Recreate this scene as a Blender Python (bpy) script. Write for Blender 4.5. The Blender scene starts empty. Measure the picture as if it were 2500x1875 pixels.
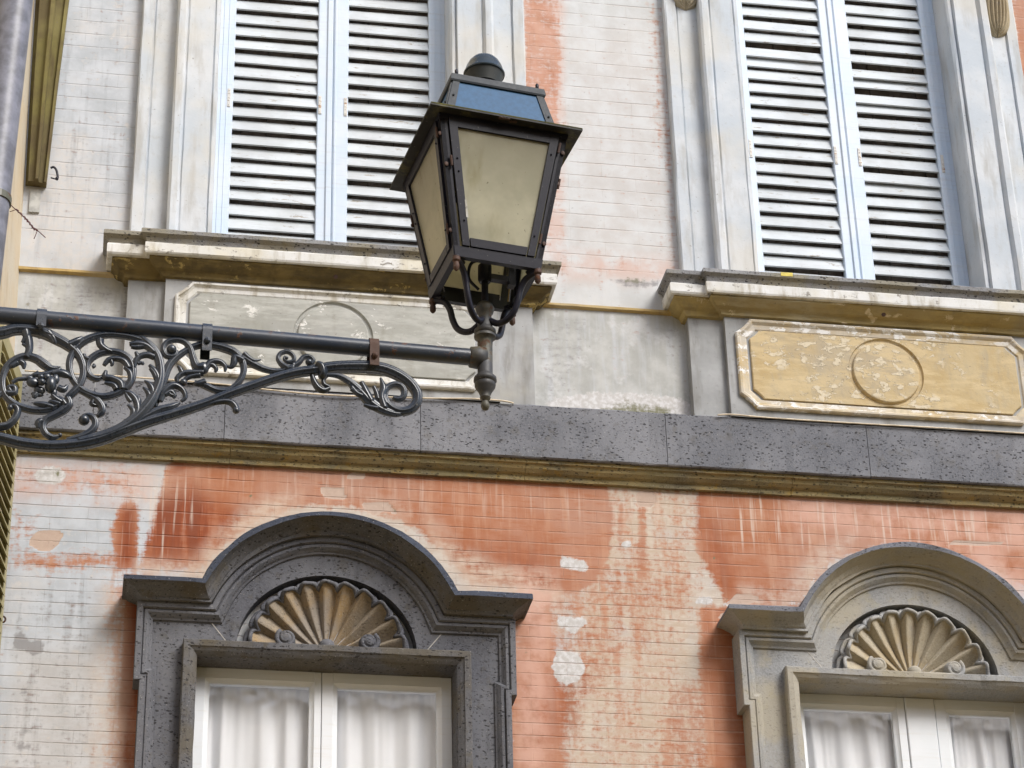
import bpy, math, random
import numpy as np
from mathutils import Vector, Matrix
R = math.radians
random.seed(7)
rng = np.random.RandomState(5)
scn = bpy.context.scene

# ------------------------------------------------------------------ camera
CAM = (-1.36762, -10.51379, -6.42230)
YAW, PIT, ROL, FPX = 0.182686, 0.509094, -0.0270598, 6051.5
cd = bpy.data.cameras.new('camera'); co = bpy.data.objects.new('camera', cd); scn.collection.objects.link(co)
_f = Vector((math.sin(YAW)*math.cos(PIT), math.cos(YAW)*math.cos(PIT), math.sin(PIT)))
_r0 = Vector((math.cos(YAW), -math.sin(YAW), 0)); _u0 = _r0.cross(_f)
_r = math.cos(ROL)*_r0 + math.sin(ROL)*_u0; _u = -math.sin(ROL)*_r0 + math.cos(ROL)*_u0
m = Matrix((( _r.x, _u.x, -_f.x, CAM[0]), (_r.y, _u.y, -_f.y, CAM[1]), (_r.z, _u.z, -_f.z, CAM[2]), (0, 0, 0, 1)))
co.matrix_world = m
cd.sensor_width = 36; cd.lens = FPX/2500*36; cd.clip_end = 500; cd.clip_start = .05
scn.camera = co
scn.render.resolution_x = 1024; scn.render.resolution_y = 768

# ------------------------------------------------------------------ sky and sun
SUN_EL, SUN_AZ = 42, 34          # azimuth measured from straight out of the facade towards its right end
w = bpy.data.worlds.new('World'); scn.world = w; w.use_nodes = True
nt = w.node_tree; nt.nodes.clear()
sky = nt.nodes.new('ShaderNodeTexSky'); sky.sky_type = 'NISHITA'; sky.sun_disc = False
sdir = Vector((math.sin(R(SUN_AZ))*math.cos(R(SUN_EL)), -math.cos(R(SUN_AZ))*math.cos(R(SUN_EL)), math.sin(R(SUN_EL))))
sky.sun_elevation = R(SUN_EL); sky.sun_rotation = math.atan2(sdir.x, sdir.y)
sky.air_density = 1.0; sky.dust_density = 2.2
bg = nt.nodes.new('ShaderNodeBackground'); bg.inputs[1].default_value = 0.15
out = nt.nodes.new('ShaderNodeOutputWorld')
nt.links.new(sky.outputs[0], bg.inputs[0]); nt.links.new(bg.outputs[0], out.inputs[0])
sd = bpy.data.lights.new('sun', 'SUN'); sd.energy = 2.0; sd.angle = R(24); sd.color = (1, .995, .965)
so = bpy.data.objects.new('sun', sd); scn.collection.objects.link(so)
so.rotation_euler = sdir.to_track_quat('Z', 'Y').to_euler()
scn.view_settings.view_transform = 'Standard'; scn.view_settings.look = 'None'
scn.view_settings.exposure = 0.56; scn.view_settings.gamma = 1

# ------------------------------------------------------------------ photo helpers (a pixel of the 2500x1875 photo -> a point on a real plane)
C0 = np.array(CAM); F_ = np.array(_f); R_ = np.array(_r); U_ = np.array(_u)
def ray(px, py): return F_ + R_*(px-1250)/FPX - U_*(py-937.5)/FPX
def at(px, py, d):
    r = ray(px, py); return C0 + r*((-d-C0[1])/r[1])
def proj(P):
    P = P-C0; d = P@F_; return 1250+FPX*(P@R_)/d, 937.5-FPX*(P@U_)/d

# ------------------------------------------------------------------ object helpers
COL = scn.collection
def tag(o, label=None, cat=None, group=None, kind=None):
    if label: o['label'] = label
    if cat: o['category'] = cat
    if group: o['group'] = group
    if kind: o['kind'] = kind
    return o
def empty(name, loc, label, cat, group=None, rot=None):
    o = bpy.data.objects.new(name, None); COL.objects.link(o); o.location = loc
    if rot: o.rotation_euler = rot
    o.empty_display_size = .1
    return tag(o, label, cat, group)
def mesh(name, verts, faces, mats, parent=None, smooth=False, mi=None, local=False, auto=None):
    me = bpy.data.meshes.new(name); me.from_pydata([tuple(map(float, v)) for v in verts], [], faces)
    if not isinstance(mats, (list, tuple)): mats = [mats]
    for mm in mats: me.materials.append(mm)
    if mi: me.polygons.foreach_set('material_index', mi)
    if smooth: me.polygons.foreach_set('use_smooth', [True]*len(faces))
    me.update()
    if auto is not None:
        try: me.set_sharp_from_angle(angle=R(auto))
        except Exception: pass
    o = bpy.data.objects.new(name, me); COL.objects.link(o)
    if parent:
        o.parent = parent
        if not local and parent.type == 'EMPTY': o.matrix_parent_inverse = parent.matrix_basis.inverted()
    return o
class MB:
    def __init__(s): s.v = []; s.f = []; s.m = []
    def add(s, vs, fs, mi=0):
        b = len(s.v); s.v += [tuple(v) for v in vs]; s.f += [tuple(i+b for i in f) for f in fs]; s.m += [mi]*len(fs)
    def box(s, x0, x1, y0, y1, z0, z1, mi=0):
        s.add([(x0,y0,z0),(x1,y0,z0),(x1,y1,z0),(x0,y1,z0),(x0,y0,z1),(x1,y0,z1),(x1,y1,z1),(x0,y1,z1)],
              [(0,3,2,1),(4,5,6,7),(0,1,5,4),(1,2,6,5),(2,3,7,6),(3,0,4,7)], mi)
    def bbox(s, x0, x1, y0, y1, z0, z1, b=.003, mi=0):   # bevelled box (front edges), front = -y = y0
        s.add([(x0,y1,z0),(x1,y1,z0),(x1,y1,z1),(x0,y1,z1),(x0,y0+b,z0),(x1,y0+b,z0),(x1,y0+b,z1),(x0,y0+b,z1),
               (x0+b,y0,z0+b),(x1-b,y0,z0+b),(x1-b,y0,z1-b),(x0+b,y0,z1-b)],
              [(0,3,2,1),(0,1,5,4),(1,2,6,5),(2,3,7,6),(3,0,4,7),(4,5,9,8),(5,6,10,9),(6,7,11,10),(7,4,8,11),(8,9,10,11)], mi)
    def lathe(s, prof, c=(0,0), seg=28, mi=0, axis=None):
        n = len(prof); vs = []
        for r, z in prof:
            for k in range(seg):
                a = 2*math.pi*k/seg; vs.append((c[0]+r*math.cos(a), c[1]+r*math.sin(a), z))
        if axis is not None: vs = [tuple(axis @ Vector(v)) for v in vs]
        fs = [(i*seg+k, i*seg+(k+1)%seg, (i+1)*seg+(k+1)%seg, (i+1)*seg+k) for i in range(n-1) for k in range(seg)]
        fs += [tuple(range(seg-1, -1, -1)), tuple((n-1)*seg+k for k in range(seg))]
        s.add(vs, fs, mi)
    def tube(s, pts, rad, seg=10, mi=0, flat=None):
        pts = [Vector(p) for p in pts]; n = len(pts)
        if not hasattr(rad, '__len__'): rad = [rad]*n
        up = Vector((0, 1, 0)); vs = []
        for i, p in enumerate(pts):
            t = (pts[min(i+1, n-1)]-pts[max(i-1, 0)]).normalized()
            a = t.cross(up)
            if a.length < 1e-3: a = t.cross(Vector((0, 0, 1)))
            a.normalize(); b = a.cross(t).normalized()
            for k in range(seg):
                q = 2*math.pi*k/seg; vs.append(p + a*math.cos(q)*rad[i] + b*math.sin(q)*rad[i]*(flat or 1))
        fs = [(i*seg+k, i*seg+(k+1)%seg, (i+1)*seg+(k+1)%seg, (i+1)*seg+k) for i in range(n-1) for k in range(seg)]
        fs += [tuple(range(seg-1, -1, -1)), tuple((n-1)*seg+k for k in range(seg))]
        s.add(vs, fs, mi)
    def ball(s, c, r, sc=(1,1,1), seg=14, rings=8, mi=0, rot=None):
        vs = [Vector((0,0,1))]
        for i in range(1, rings):
            a = math.pi*i/rings
            for k in range(seg): vs.append(Vector((math.sin(a)*math.cos(2*math.pi*k/seg), math.sin(a)*math.sin(2*math.pi*k/seg), math.cos(a))))
        vs.append(Vector((0,0,-1)))
        vv = []
        for v in vs:
            v = Vector((v.x*sc[0]*r, v.y*sc[1]*r, v.z*sc[2]*r))
            if rot is not None: v = rot @ v
            vv.append(v+Vector(c))
        fs = [(0, 1+k, 1+(k+1)%seg) for k in range(seg)]
        for i in range(rings-2):
            for k in range(seg): fs.append((1+i*seg+k, 1+(i+1)*seg+k, 1+(i+1)*seg+(k+1)%seg, 1+i*seg+(k+1)%seg))
        L = len(vv)-1; b = 1+(rings-2)*seg
        fs += [(b+k, L, b+(k+1)%seg) for k in range(seg)]
        s.add(vv, fs, mi)
    def build(s, name, mats, parent=None, smooth=False, local=False, auto=None):
        return mesh(name, s.v, s.f, mats, parent, smooth, s.m, local, auto)

def resample(path, step):
    out = [path[0]]
    for a, b in zip(path[:-1], path[1:]):
        L = math.dist(a, b); n = max(1, int(round(L/step)))
        for i in range(1, n+1): out.append((a[0]+(b[0]-a[0])*i/n, a[1]+(b[1]-a[1])*i/n))
    return out
def sweep(mb, path, prof, plan=False, ret=(False, False), jit=0.0, step=None, mats=None, closed=False):
    """path in the wall plane (x,z) [plan: (x,depth)]; prof (n outward of path, depth) [plan: (n outward, z)]."""
    base = path
    if step: path = resample(path, step)
    n = len(path); k = len(prof); rings = []
    P = [Vector(p) for p in path]
    jn = rng.normal(0, jit, (n, k, 2)) if jit else np.zeros((n, k, 2))
    if jit:
        jn[1:-1] = (jn[:-2]+jn[1:-1]+jn[2:])/1.6
    for i in range(n):
        if closed: t0 = (P[i]-P[i-1]); t1 = (P[(i+1) % n]-P[i])
        else:
            t0 = P[i]-P[i-1] if i else P[1]-P[0]; t1 = P[i+1]-P[i] if i < n-1 else P[-1]-P[-2]
        t0 = t0.normalized(); t1 = t1.normalized()
        n0 = Vector((-t0.y, t0.x)); n1 = Vector((-t1.y, t1.x))
        mt = (n0+n1)/max(.25, 1+n0.dot(n1))
        rings.append([(P[i]+mt*(q[0]+jn[i, j, 0]), q[1]+jn[i, j, 1]) for j, q in enumerate(prof)])
    if ret[0]:
        t = (P[1]-P[0]).normalized(); r = rings[0]
        rings[0] = [(p-t*d, d) for p, d in r]; rings.insert(0, [(p-t*d, 0) for p, d in r])
    if ret[1]:
        t = (P[-1]-P[-2]).normalized(); r = rings[-1]
        rings[-1] = [(p+t*d, d) for p, d in r]; rings.append([(p+t*d, 0) for p, d in r])
    vs = []
    for r in rings:
        for p, d in r: vs.append((p.x, -p.y, d) if plan else (p.x, -d, p.y))
    N = len(rings); fs = []; mi = []
    for i in range(N if closed else N-1):
        i2 = (i+1) % N
        for j in range(k-1):
            f = (i*k+j, i2*k+j, i2*k+j+1, i*k+j+1)
            fs.append(f[::-1] if not plan else f[::-1]); mi.append(mats[j] if mats else 0)
    if not closed:
        fs.append(tuple(range(k))); mi.append(0); fs.append(tuple((N-1)*k+j for j in range(k-1, -1, -1))); mi.append(0)
    b = len(mb.v); mb.v += vs; mb.f += [tuple(q+b for q in f) for f in fs]; mb.m += mi

# ------------------------------------------------------------------ material helpers
class NT:
    def __init__(s, name):
        s.mat = bpy.data.materials.new(name); s.mat.use_nodes = True; s.t = s.mat.node_tree; s.t.nodes.clear()
        s.out = s.t.nodes.new('ShaderNodeOutputMaterial'); s.b = s.t.nodes.new('ShaderNodeBsdfPrincipled')
        s.t.links.new(s.b.outputs[0], s.out.inputs[0])
        s.co = s.t.nodes.new('ShaderNodeTexCoord').outputs['Object']
    def N(s, ty, **kw):
        n = s.t.nodes.new(ty)
        for k_, v in kw.items():
            if hasattr(n, k_): setattr(n, k_, v)
        return n
    def L(s, a, b): s.t.links.new(a, b)
    def set(s, sock, v):
        if isinstance(v, (int, float)): sock.default_value = v
        elif isinstance(v, (tuple, list)): sock.default_value = tuple(v)+((1,) if len(v) == 3 and len(sock.default_value) == 4 else ())
        else: s.L(v, sock)
    def mapv(s, scale, loc=(0,0,0), rot=(0,0,0), src=None):
        n = s.N('ShaderNodeMapping'); s.L(src or s.co, n.inputs[0]); n.inputs['Scale'].default_value = scale
        n.inputs['Location'].default_value = loc; n.inputs['Rotation'].default_value = rot; return n.outputs[0]
    def noise(s, sc, det=4, rough=.6, vec=None, dist=0, col=False):
        n = s.N('ShaderNodeTexNoise'); n.inputs['Scale'].default_value = sc; n.inputs['Detail'].default_value = det
        n.inputs['Roughness'].default_value = rough; n.inputs['Distortion'].default_value = dist
        s.L(vec or s.co, n.inputs['Vector']); return n.outputs['Color' if col else 'Fac']
    def ss(s, v, a, b, lo=0, hi=1):
        n = s.N('ShaderNodeMapRange', interpolation_type='SMOOTHSTEP'); s.set(n.inputs[0], v)
        n.inputs[1].default_value = a; n.inputs[2].default_value = b; n.inputs[3].default_value = lo; n.inputs[4].default_value = hi; return n.outputs[0]
    def ma(s, op, a, b=0, c=None):
        n = s.N('ShaderNodeMath', operation=op); s.set(n.inputs[0], a); s.set(n.inputs[1], b)
        if c is not None: s.set(n.inputs[2], c)
        return n.outputs[0]
    def mix(s, fac, a, b, mode='MIX'):
        n = s.N('ShaderNodeMix', data_type='RGBA', blend_type=mode); s.set(n.inputs[0], fac); s.set(n.inputs[6], a); s.set(n.inputs[7], b); return n.outputs[2]
    def attr(s, name):
        n = s.N('ShaderNodeAttribute', attribute_name=name); q = s.N('ShaderNodeSeparateColor'); s.L(n.outputs['Color'], q.inputs[0]); return list(q.outputs)+[n.outputs['Alpha']]
    def bump(s, h, st=.5, dist=.01, prev=None):
        n = s.N('ShaderNodeBump'); n.inputs['Strength'].default_value = st; n.inputs['Distance'].default_value = dist; s.L(h, n.inputs['Height'])
        if prev is not None: s.L(prev, n.inputs['Normal'])
        return n.outputs[0]
    def fin(s, col, rough=.85, nrm=None, spec=.25, metal=0):
        s.set(s.b.inputs['Base Color'], col); s.set(s.b.inputs['Roughness'], rough); s.b.inputs['Specular IOR Level'].default_value = spec
        s.b.inputs['Metallic'].default_value = metal
        if nrm is not None: s.L(nrm, s.b.inputs['Normal'])
        return s.mat

def m_wall():
    t = NT('painted_brick_plaster')
    a = t.attr('paint'); b = t.attr('wear'); c = t.attr('zone')
    fine = t.noise(38, 5, .65); med = t.noise(7, 5, .6); big = t.noise(1.6, 4, .55)
    streak = t.noise(9, 4, .6, t.mapv((2.4, 1, .22))); hor = t.noise(16, 4, .7, t.mapv((.45, 1, 2.6)))
    # lime white ground, blotched
    v_ = t.N('ShaderNodeSeparateXYZ'); t.L(t.co, v_.inputs[0]); vx_, vz_ = v_.outputs[0], v_.outputs[2]
    up_ = t.ss(vz_, -.7, .3)
    white = t.mix(t.ss(med, .35, .68), (.52, .545, .58), (.41, .435, .465))
    white = t.mix(t.ma('MULTIPLY', t.ss(big, .46, .64), .6), white, t.mix(t.ss(fine, .4, .6), (.60, .55, .50), (.55, .54, .53)))
    white = t.mix(t.ma('MULTIPLY', t.ss(streak, .50, .72), .5), white, (.33, .355, .385))
    white = t.mix(t.ma('MULTIPLY', t.ss(t.noise(14, 5, .7), .56, .68), .5), white, (.62, .57, .52))
    rgt = t.mix(t.ss(med, .35, .65), (.60, .605, .60), (.53, .53, .515))       # the field between the upper windows kept its lime coat
    white = t.mix(t.ma('MULTIPLY', t.ma('MULTIPLY', up_, t.ss(vx_, 0, .6)), .85), white, rgt)
    dado = t.mix(t.ss(med, .32, .66), (.50, .50, .48), (.38, .38, .36)); dado = t.mix(t.ma('MULTIPLY', t.ss(streak, .46, .68), .6), dado, (.52, .54, .57)); dado = t.mix(t.ma('MULTIPLY', t.ss(t.noise(4.5, 5, .7), .55, .66), .6), dado, (.60, .60, .60))
    white = t.mix(t.ma('MULTIPLY', t.ss(vz_, -.80, -.78), t.ss(vz_, .015, .022, 1, 0)), white, dado)
    cream = t.mix(t.ss(hor, .38, .62), (.50, .40, .31), (.58, .51, .43))
    white = t.mix(t.ma('MULTIPLY', c[0], t.ss(med, .2, .55, .6, 1)), white, cream)
    # red wash
    red = t.mix(t.ss(med, .3, .7), (.385, .150, .075), (.44, .215, .135))
    red = t.mix(t.ss(big, .44, .64), red, (.43, .235, .165))
    red = t.mix(t.ma('MULTIPLY', t.ss(streak, .46, .72), .6), red, (.54, .32, .215))
    red = t.mix(t.ma('MULTIPLY', t.ss(hor, .50, .66), .45), red, (.37, .13, .055))
    red = t.mix(t.ma('MULTIPLY', a[1], t.ss(t.ma('ADD', streak, t.ma('MULTIPLY', hor, .4)), .50, .72, .35, 1)), red, t.mix(t.ss(streak, .35, .65), (.30, .07, .022), (.20, .045, .018)))
    nz = t.ma('ADD', t.ma('MULTIPLY', t.ma('SUBTRACT', fine, .5), 1.1), t.ma('ADD', t.ma('MULTIPLY', t.ma('SUBTRACT', streak, .5), .9), t.ma('MULTIPLY', t.ma('SUBTRACT', hor, .5), 1.1)))
    fd = t.ma('MULTIPLY', c[3], t.ss(t.ma('ADD', med, t.ma('MULTIPLY', nz, .4)), .28, .62))
    k = t.ma('ADD', a[0], t.ma('MULTIPLY', nz, t.ma('SUBTRACT', 1.15, t.ma('MULTIPLY', a[0], .35))))
    k = t.ma('MULTIPLY', t.ss(k, .18, .74), t.ma('SUBTRACT', 1, t.ma('MULTIPLY', fd, .4)))
    col = t.mix(k, white, red)
    col = t.mix(t.ma('MULTIPLY', fd, .72), col, t.mix(t.ss(hor, .4, .6), (.54, .37, .27), (.60, .48, .38)))
    # pale pink bleed
    col = t.mix(t.ma('MULTIPLY', c[1], t.ss(med, .3, .6)), col, (.62, .38, .30))
    # white drips and lime run over the red
    dr = t.noise(13, 3, .5, t.mapv((3.4, 1, .16), (3, 0, 0)))
    col = t.mix(t.ma('MULTIPLY', t.ma('MULTIPLY', c[2], t.ss(dr, .54, .70)), .75), col, (.64, .54, .46))
    # repairs
    col = t.mix(t.ss(t.ma('ADD', a[2], t.ma('MULTIPLY', t.ma('SUBTRACT', t.noise(26, 7, .78), .5), 2.0)), .42, .66), col, t.mix(t.ss(fine, .35, .6), (.64, .63, .63), (.50, .48, .46)))
    col = t.mix(t.ss(t.ma('ADD', b[0], t.ma('MULTIPLY', t.ma('SUBTRACT', fine, .5), .45)), .45, .53), col, t.mix(fine, (.42, .30, .24), (.56, .44, .36)))
    # grey dirt, mould
    gy = t.ma('ADD', b[1], t.ma('MULTIPLY', nz, .8))
    col = t.mix(t.ma('MULTIPLY', t.ss(gy, .4, .8), .75), col, (.23, .22, .22))
    col = t.mix(t.ss(t.ma('ADD', b[2], t.ma('MULTIPLY', nz, .9)), .35, .85), col, t.mix(fine, (.10, .105, .06), (.26, .25, .16)))
    sp = t.noise(55, 2, .5); col = t.mix(t.ma('MULTIPLY', t.ss(sp, .70, .76), .5), col, (.18, .15, .13))
    # scored courses
    def courses(h, ln, z0, x0):
        wv = t.noise(2.2, 2, .5)
        v = t.N('ShaderNodeSeparateXYZ'); t.L(t.co, v.inputs[0])
        zz = t.ma('ADD', t.ma('SUBTRACT', v.outputs[2], z0), t.ma('MULTIPLY', t.ma('SUBTRACT', wv, .5), .012))
        cb = t.N('ShaderNodeCombineXYZ'); t.L(t.ma('SUBTRACT', v.outputs[0], x0), cb.inputs[0]); t.L(zz, cb.inputs[1])
        br = t.N('ShaderNodeTexBrick'); t.L(cb.outputs[0], br.inputs[0]); br.inputs['Scale'].default_value = 1
        br.inputs['Brick Width'].default_value = ln; br.inputs['Row Height'].default_value = h; br.inputs['Mortar Size'].default_value = .0016
        br.inputs['Mortar Smooth'].default_value = .3; br.offset = .5
        br.inputs['Color1'].default_value = (0,0,0,1); br.inputs['Color2'].default_value = (1,1,1,1); br.inputs['Mortar'].default_value = (.5,.5,.5,1)
        fz = t.ma('FRACT', t.ma('DIVIDE', zz, h)); ln_ = t.ma('MAXIMUM', t.ss(fz, .030, .055, 1, 0), t.ss(fz, .965, .985))
        hl_ = t.ma('MULTIPLY', t.ss(fz, .90, .93), t.ss(fz, .955, .975, 1, 0))
        return t.ma('ADD', t.ma('MULTIPLY', ln_, .55), t.ma('MULTIPLY', br.outputs['Fac'], .45)), hl_, v.outputs[2]
    lf, lc, vz = courses(.0613, .345, -1.2550, .970)
    uf, uc, _ = courses(.0812, .36, .495, .9)
    up = t.ss(vz, 0, .01)
    line = t.ma('ADD', t.ma('MULTIPLY', lf, t.ma('SUBTRACT', 1, up)), t.ma('MULTIPLY', uf, up))
    hi_l = t.ma('ADD', t.ma('MULTIPLY', lc, t.ma('SUBTRACT', 1, up)), t.ma('MULTIPLY', uc, up))
    nobr = t.ma('SUBTRACT', 1, t.ma('MULTIPLY', t.ss(vz, -.80, -.79), t.ss(vz, .2, .21, 1, 0)))
    gap = t.ss(t.noise(4.3, 6, .75), .38, .60, .10, .95)
    line = t.ma('MULTIPLY', t.ma('MULTIPLY', line, nobr), gap)
    br = t.mix(k, t.mix(t.ss(vx_, -1.2, -.6), (.30, .20, .16), (.42, .17, .10)), t.mix(t.ss(vx_, -.1, .7), (.22, .06, .03), (.66, .44, .35)))
    lo = t.ma('MULTIPLY', t.ma('MULTIPLY', hi_l, nobr), gap)
    col = t.mix(t.ma('MULTIPLY', lo, .22), col, (.70, .62, .56))  # pale line under each score, a highlight painted into the colour
    line = t.ma('MULTIPLY', line, t.ss(vz_, -.2, .2, 1, .62))
    col = t.mix(t.ma('MULTIPLY', line, t.ss(k, 0, 1, .30, .40)), col, br)
    # lit lower lip of each score
    h = t.ma('SUBTRACT', t.ma('ADD', t.ma('MULTIPLY', fine, .18), t.ma('MULTIPLY', med, .35)), t.ma('MULTIPLY', line, 1.4))
    h = t.ma('ADD', h, t.ma('MULTIPLY', a[2], .5)); h = t.ma('SUBTRACT', h, t.ma('MULTIPLY', b[0], .8))
    return t.fin(col, .9, t.bump(h, .8, .004))
def m_plaster(name, c1, c2, c3, c4=None, flake=None, fl=(.6,.7), sc=1.0, bs=.5, hz=None):
    t = NT(name)
    n1 = t.noise(3.2*sc, 5, .6); n2 = t.noise(30*sc, 5, .65); st = t.noise(8*sc, 4, .6, t.mapv((1.6, 1.6, .3), (1.3, 0, .4)))
    col = t.mix(t.ss(n1, .36, .64), c1, c2)
    col = t.mix(t.ma('MULTIPLY', t.ss(st, .48, .72), .7), col, c3)
    col = t.mix(t.ma('MULTIPLY', t.ss(n2, .55, .75), .35), col, c3)
    if c4: col = t.mix(t.ma('MULTIPLY', t.ss(t.noise(1.7*sc, 4, .6), .5, .66), .6), col, c4)
    h = t.ma('ADD', t.ma('MULTIPLY', n2, .5), t.ma('MULTIPLY', n1, .3))
    if hz: col = t.mix(t.ma('MULTIPLY', t.ss(t.noise(7, 6, .72, t.mapv((.5, .5, 2.2), (0, 0, 3))), .44, .62), .8), col, hz)
    if flake:
        fn = t.noise(11*sc, 6, .68, t.mapv((.9, .9, 1.5), (4, 2, 0)), .35)
        fk = t.ma('MULTIPLY', t.ss(fn, fl[0], fl[0]+.03), t.ss(t.noise(40, 4, .7), .30, .50, .35, 1))
        fk = t.ma('MULTIPLY', fk, t.ss(t.noise(2.6, 3), .42, .52)); col = t.mix(fk, col, flake); h = t.ma('ADD', h, t.ma('MULTIPLY', fk, .5))
    sp = t.noise(70, 2, .5); col = t.mix(t.ma('MULTIPLY', t.ss(sp, .69, .76), .5), col, (.16, .13, .11))
    return t.fin(col, .88, t.bump(h, bs, .004))
def m_tuff(name, c1, c2, moss, pit=(.035,.033,.035), warm=None, pk=.85):
    t = NT(name)
    n1 = t.noise(2.3, 4, .6); n2 = t.noise(120, 3, .6); n3 = t.noise(16, 4, .6)
    col = t.mix(t.ss(n1, .38, .62), c1, c2)
    rn = t.noise(5, 4, .6, t.mapv((2.2, 1, .35), (5, 1, 2))); col = t.mix(t.ma('MULTIPLY', t.ss(rn, .52, .70), .45), col, tuple(x*.55 for x in c2))
    col = t.mix(t.ma('MULTIPLY', t.ss(n2, .4, .62), .45), col, tuple(x*1.5 for x in c2))
    if warm: col = t.mix(t.ma('MULTIPLY', t.ss(t.noise(3.4, 3, .6), .44, .60), .75), col, warm)
    vr = t.N('ShaderNodeTexVoronoi'); vr.inputs['Scale'].default_value = 42; vr.inputs['Randomness'].default_value = 1
    t.L(t.mapv((.75, 1, 1.35), (0, 0, 0), (0, .25, 0), t.co), vr.inputs['Vector'])
    dens = t.ss(t.noise(9, 3, .6), .36, .60, .04, .22)
    rnd = t.noise(60, 2, .6)
    p1 = t.ss(t.ma('SUBTRACT', t.ma('ADD', vr.outputs['Distance'], t.ma('MULTIPLY', rnd, .22)), dens), .10, .16, 1, 0)
    vr2 = t.N('ShaderNodeTexVoronoi'); vr2.inputs['Scale'].default_value = 16; t.L(t.mapv((.7, 1, 1.5), (7, 3, 1)), vr2.inputs['Vector'])
    p2 = t.ss(t.ma('ADD', vr2.outputs['Distance'], t.ma('MULTIPLY', rnd, .3)), .20, .26, 1, 0)
    p3 = t.ma('MULTIPLY', t.ss(t.noise(105, 3, .62, t.mapv((.8, 1, 1.25), (2, 5, 3))), .60, .65), .8)
    pits = t.ma('MAXIMUM', t.ma('MAXIMUM', p1, p2), p3)
    col = t.mix(t.ma('MULTIPLY', t.ss(n3, .56, .70), moss[3] if len(moss) > 3 else .5), col, moss[:3])
    ls = t.noise(150, 1, .5, t.mapv((1, 1, 1), (9, 9, 9))); col = t.mix(t.ma('MULTIPLY', t.ss(ls, .70, .76), .55), col, (.48, .46, .44))
    pits = t.ma('MULTIPLY', pits, pk/.85); col = t.mix(t.ma('MULTIPLY', pits, .85), col, pit)
    h = t.ma('SUBTRACT', t.ma('ADD', t.ma('MULTIPLY', n2, .35), t.ma('MULTIPLY', n3, .35)), t.ma('MULTIPLY', pits, 1.0))
    return t.fin(col, .9, t.bump(h, .7, .005))
def m_paint(name, c1, c2, chip, rust=None, cth=.66, rough=.5):
    t = NT(name)
    n1 = t.noise(4, 4, .6); n2 = t.noise(26, 6, .7, t.mapv((.35, 1, 1.6))); n3 = t.noise(60, 3, .6)
    col = t.mix(t.ss(n1, .35, .65), c1, c2)
    ck = t.ss(n2, cth, cth+.03); col = t.mix(ck, col, chip)
    gr = t.noise(24, 4, .7, t.mapv((.15, 1, 3))); col = t.mix(t.ma('MULTIPLY', t.ss(gr, .5, .75), .3), col, chip)
    if rust: col = t.mix(t.ma('MULTIPLY', t.ss(t.noise(9, 5, .7), .62, .68), .6), col, rust)
    h = t.ma('ADD', t.ma('MULTIPLY', n3, .2), t.ma('MULTIPLY', ck, -.8))
    return t.fin(col, rough, t.bump(h, .3, .002), .35)
def m_iron(name, c1, c2, rust=(.085,.035,.016), rth=.60, rough=.42, moss=None, spec=.5, rsc=9):
    t = NT(name)
    n1 = t.noise(5, 4, .6); n2 = t.noise(90, 4, .7); n3 = t.noise(rsc, 6, .75)
    col = t.mix(t.ss(n1, .35, .65), c1, c2)
    if moss: col = t.mix(t.ma('MULTIPLY', t.ss(t.noise(6, 5, .7), .50, .62), .8), col, moss)
    rk = t.ss(n3, rth, rth+.05); col = t.mix(t.ma('MULTIPLY', rk, .85), col, t.mix(n2, rust, tuple(x*1.5 for x in rust)))
    sp = t.noise(120, 2, .5); col = t.mix(t.ma('MULTIPLY', t.ss(sp, .70, .75), .5), col, (.25, .24, .22))
    rg = t.ma('ADD', rough, t.ma('MULTIPLY', t.ma('ADD', rk, t.ma('SUBTRACT', n2, .5)), .3))
    return t.fin(col, rg, t.bump(t.ma('ADD', t.ma('MULTIPLY', n2, .4), rk), .35, .0015), spec)
def m_plain(name, c, rough=.6, spec=.3, metal=0, ns=20, var=.25):
    t = NT(name); n = t.noise(ns, 4, .6)
    return t.fin(t.mix(t.ss(n, .3, .7), tuple(x*(1-var) for x in c), tuple(min(1, x*(1+var)) for x in c)), rough, None, spec, metal)
def m_glass():
    t = NT('window_glass'); t.t.nodes.remove(t.b)
    tr = t.N('ShaderNodeBsdfTransparent'); tr.inputs[0].default_value = (1, 1, 1, 1)
    gl = t.N('ShaderNodeBsdfGlossy'); gl.inputs['Roughness'].default_value = .04
    n = t.noise(5, 2, .5); t.L(t.bump(n, .12, .01), gl.inputs['Normal'])
    mx = t.N('ShaderNodeMixShader'); fr = t.N('ShaderNodeLayerWeight'); fr.inputs[0].default_value = .5
    t.L(t.ss(fr.outputs['Facing'], .35, 1, .05, .6), mx.inputs[0]); t.L(tr.outputs[0], mx.inputs[1]); t.L(gl.outputs[0], mx.inputs[2]); t.L(mx.outputs[0], t.out.inputs[0])
    return t.mat
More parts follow.
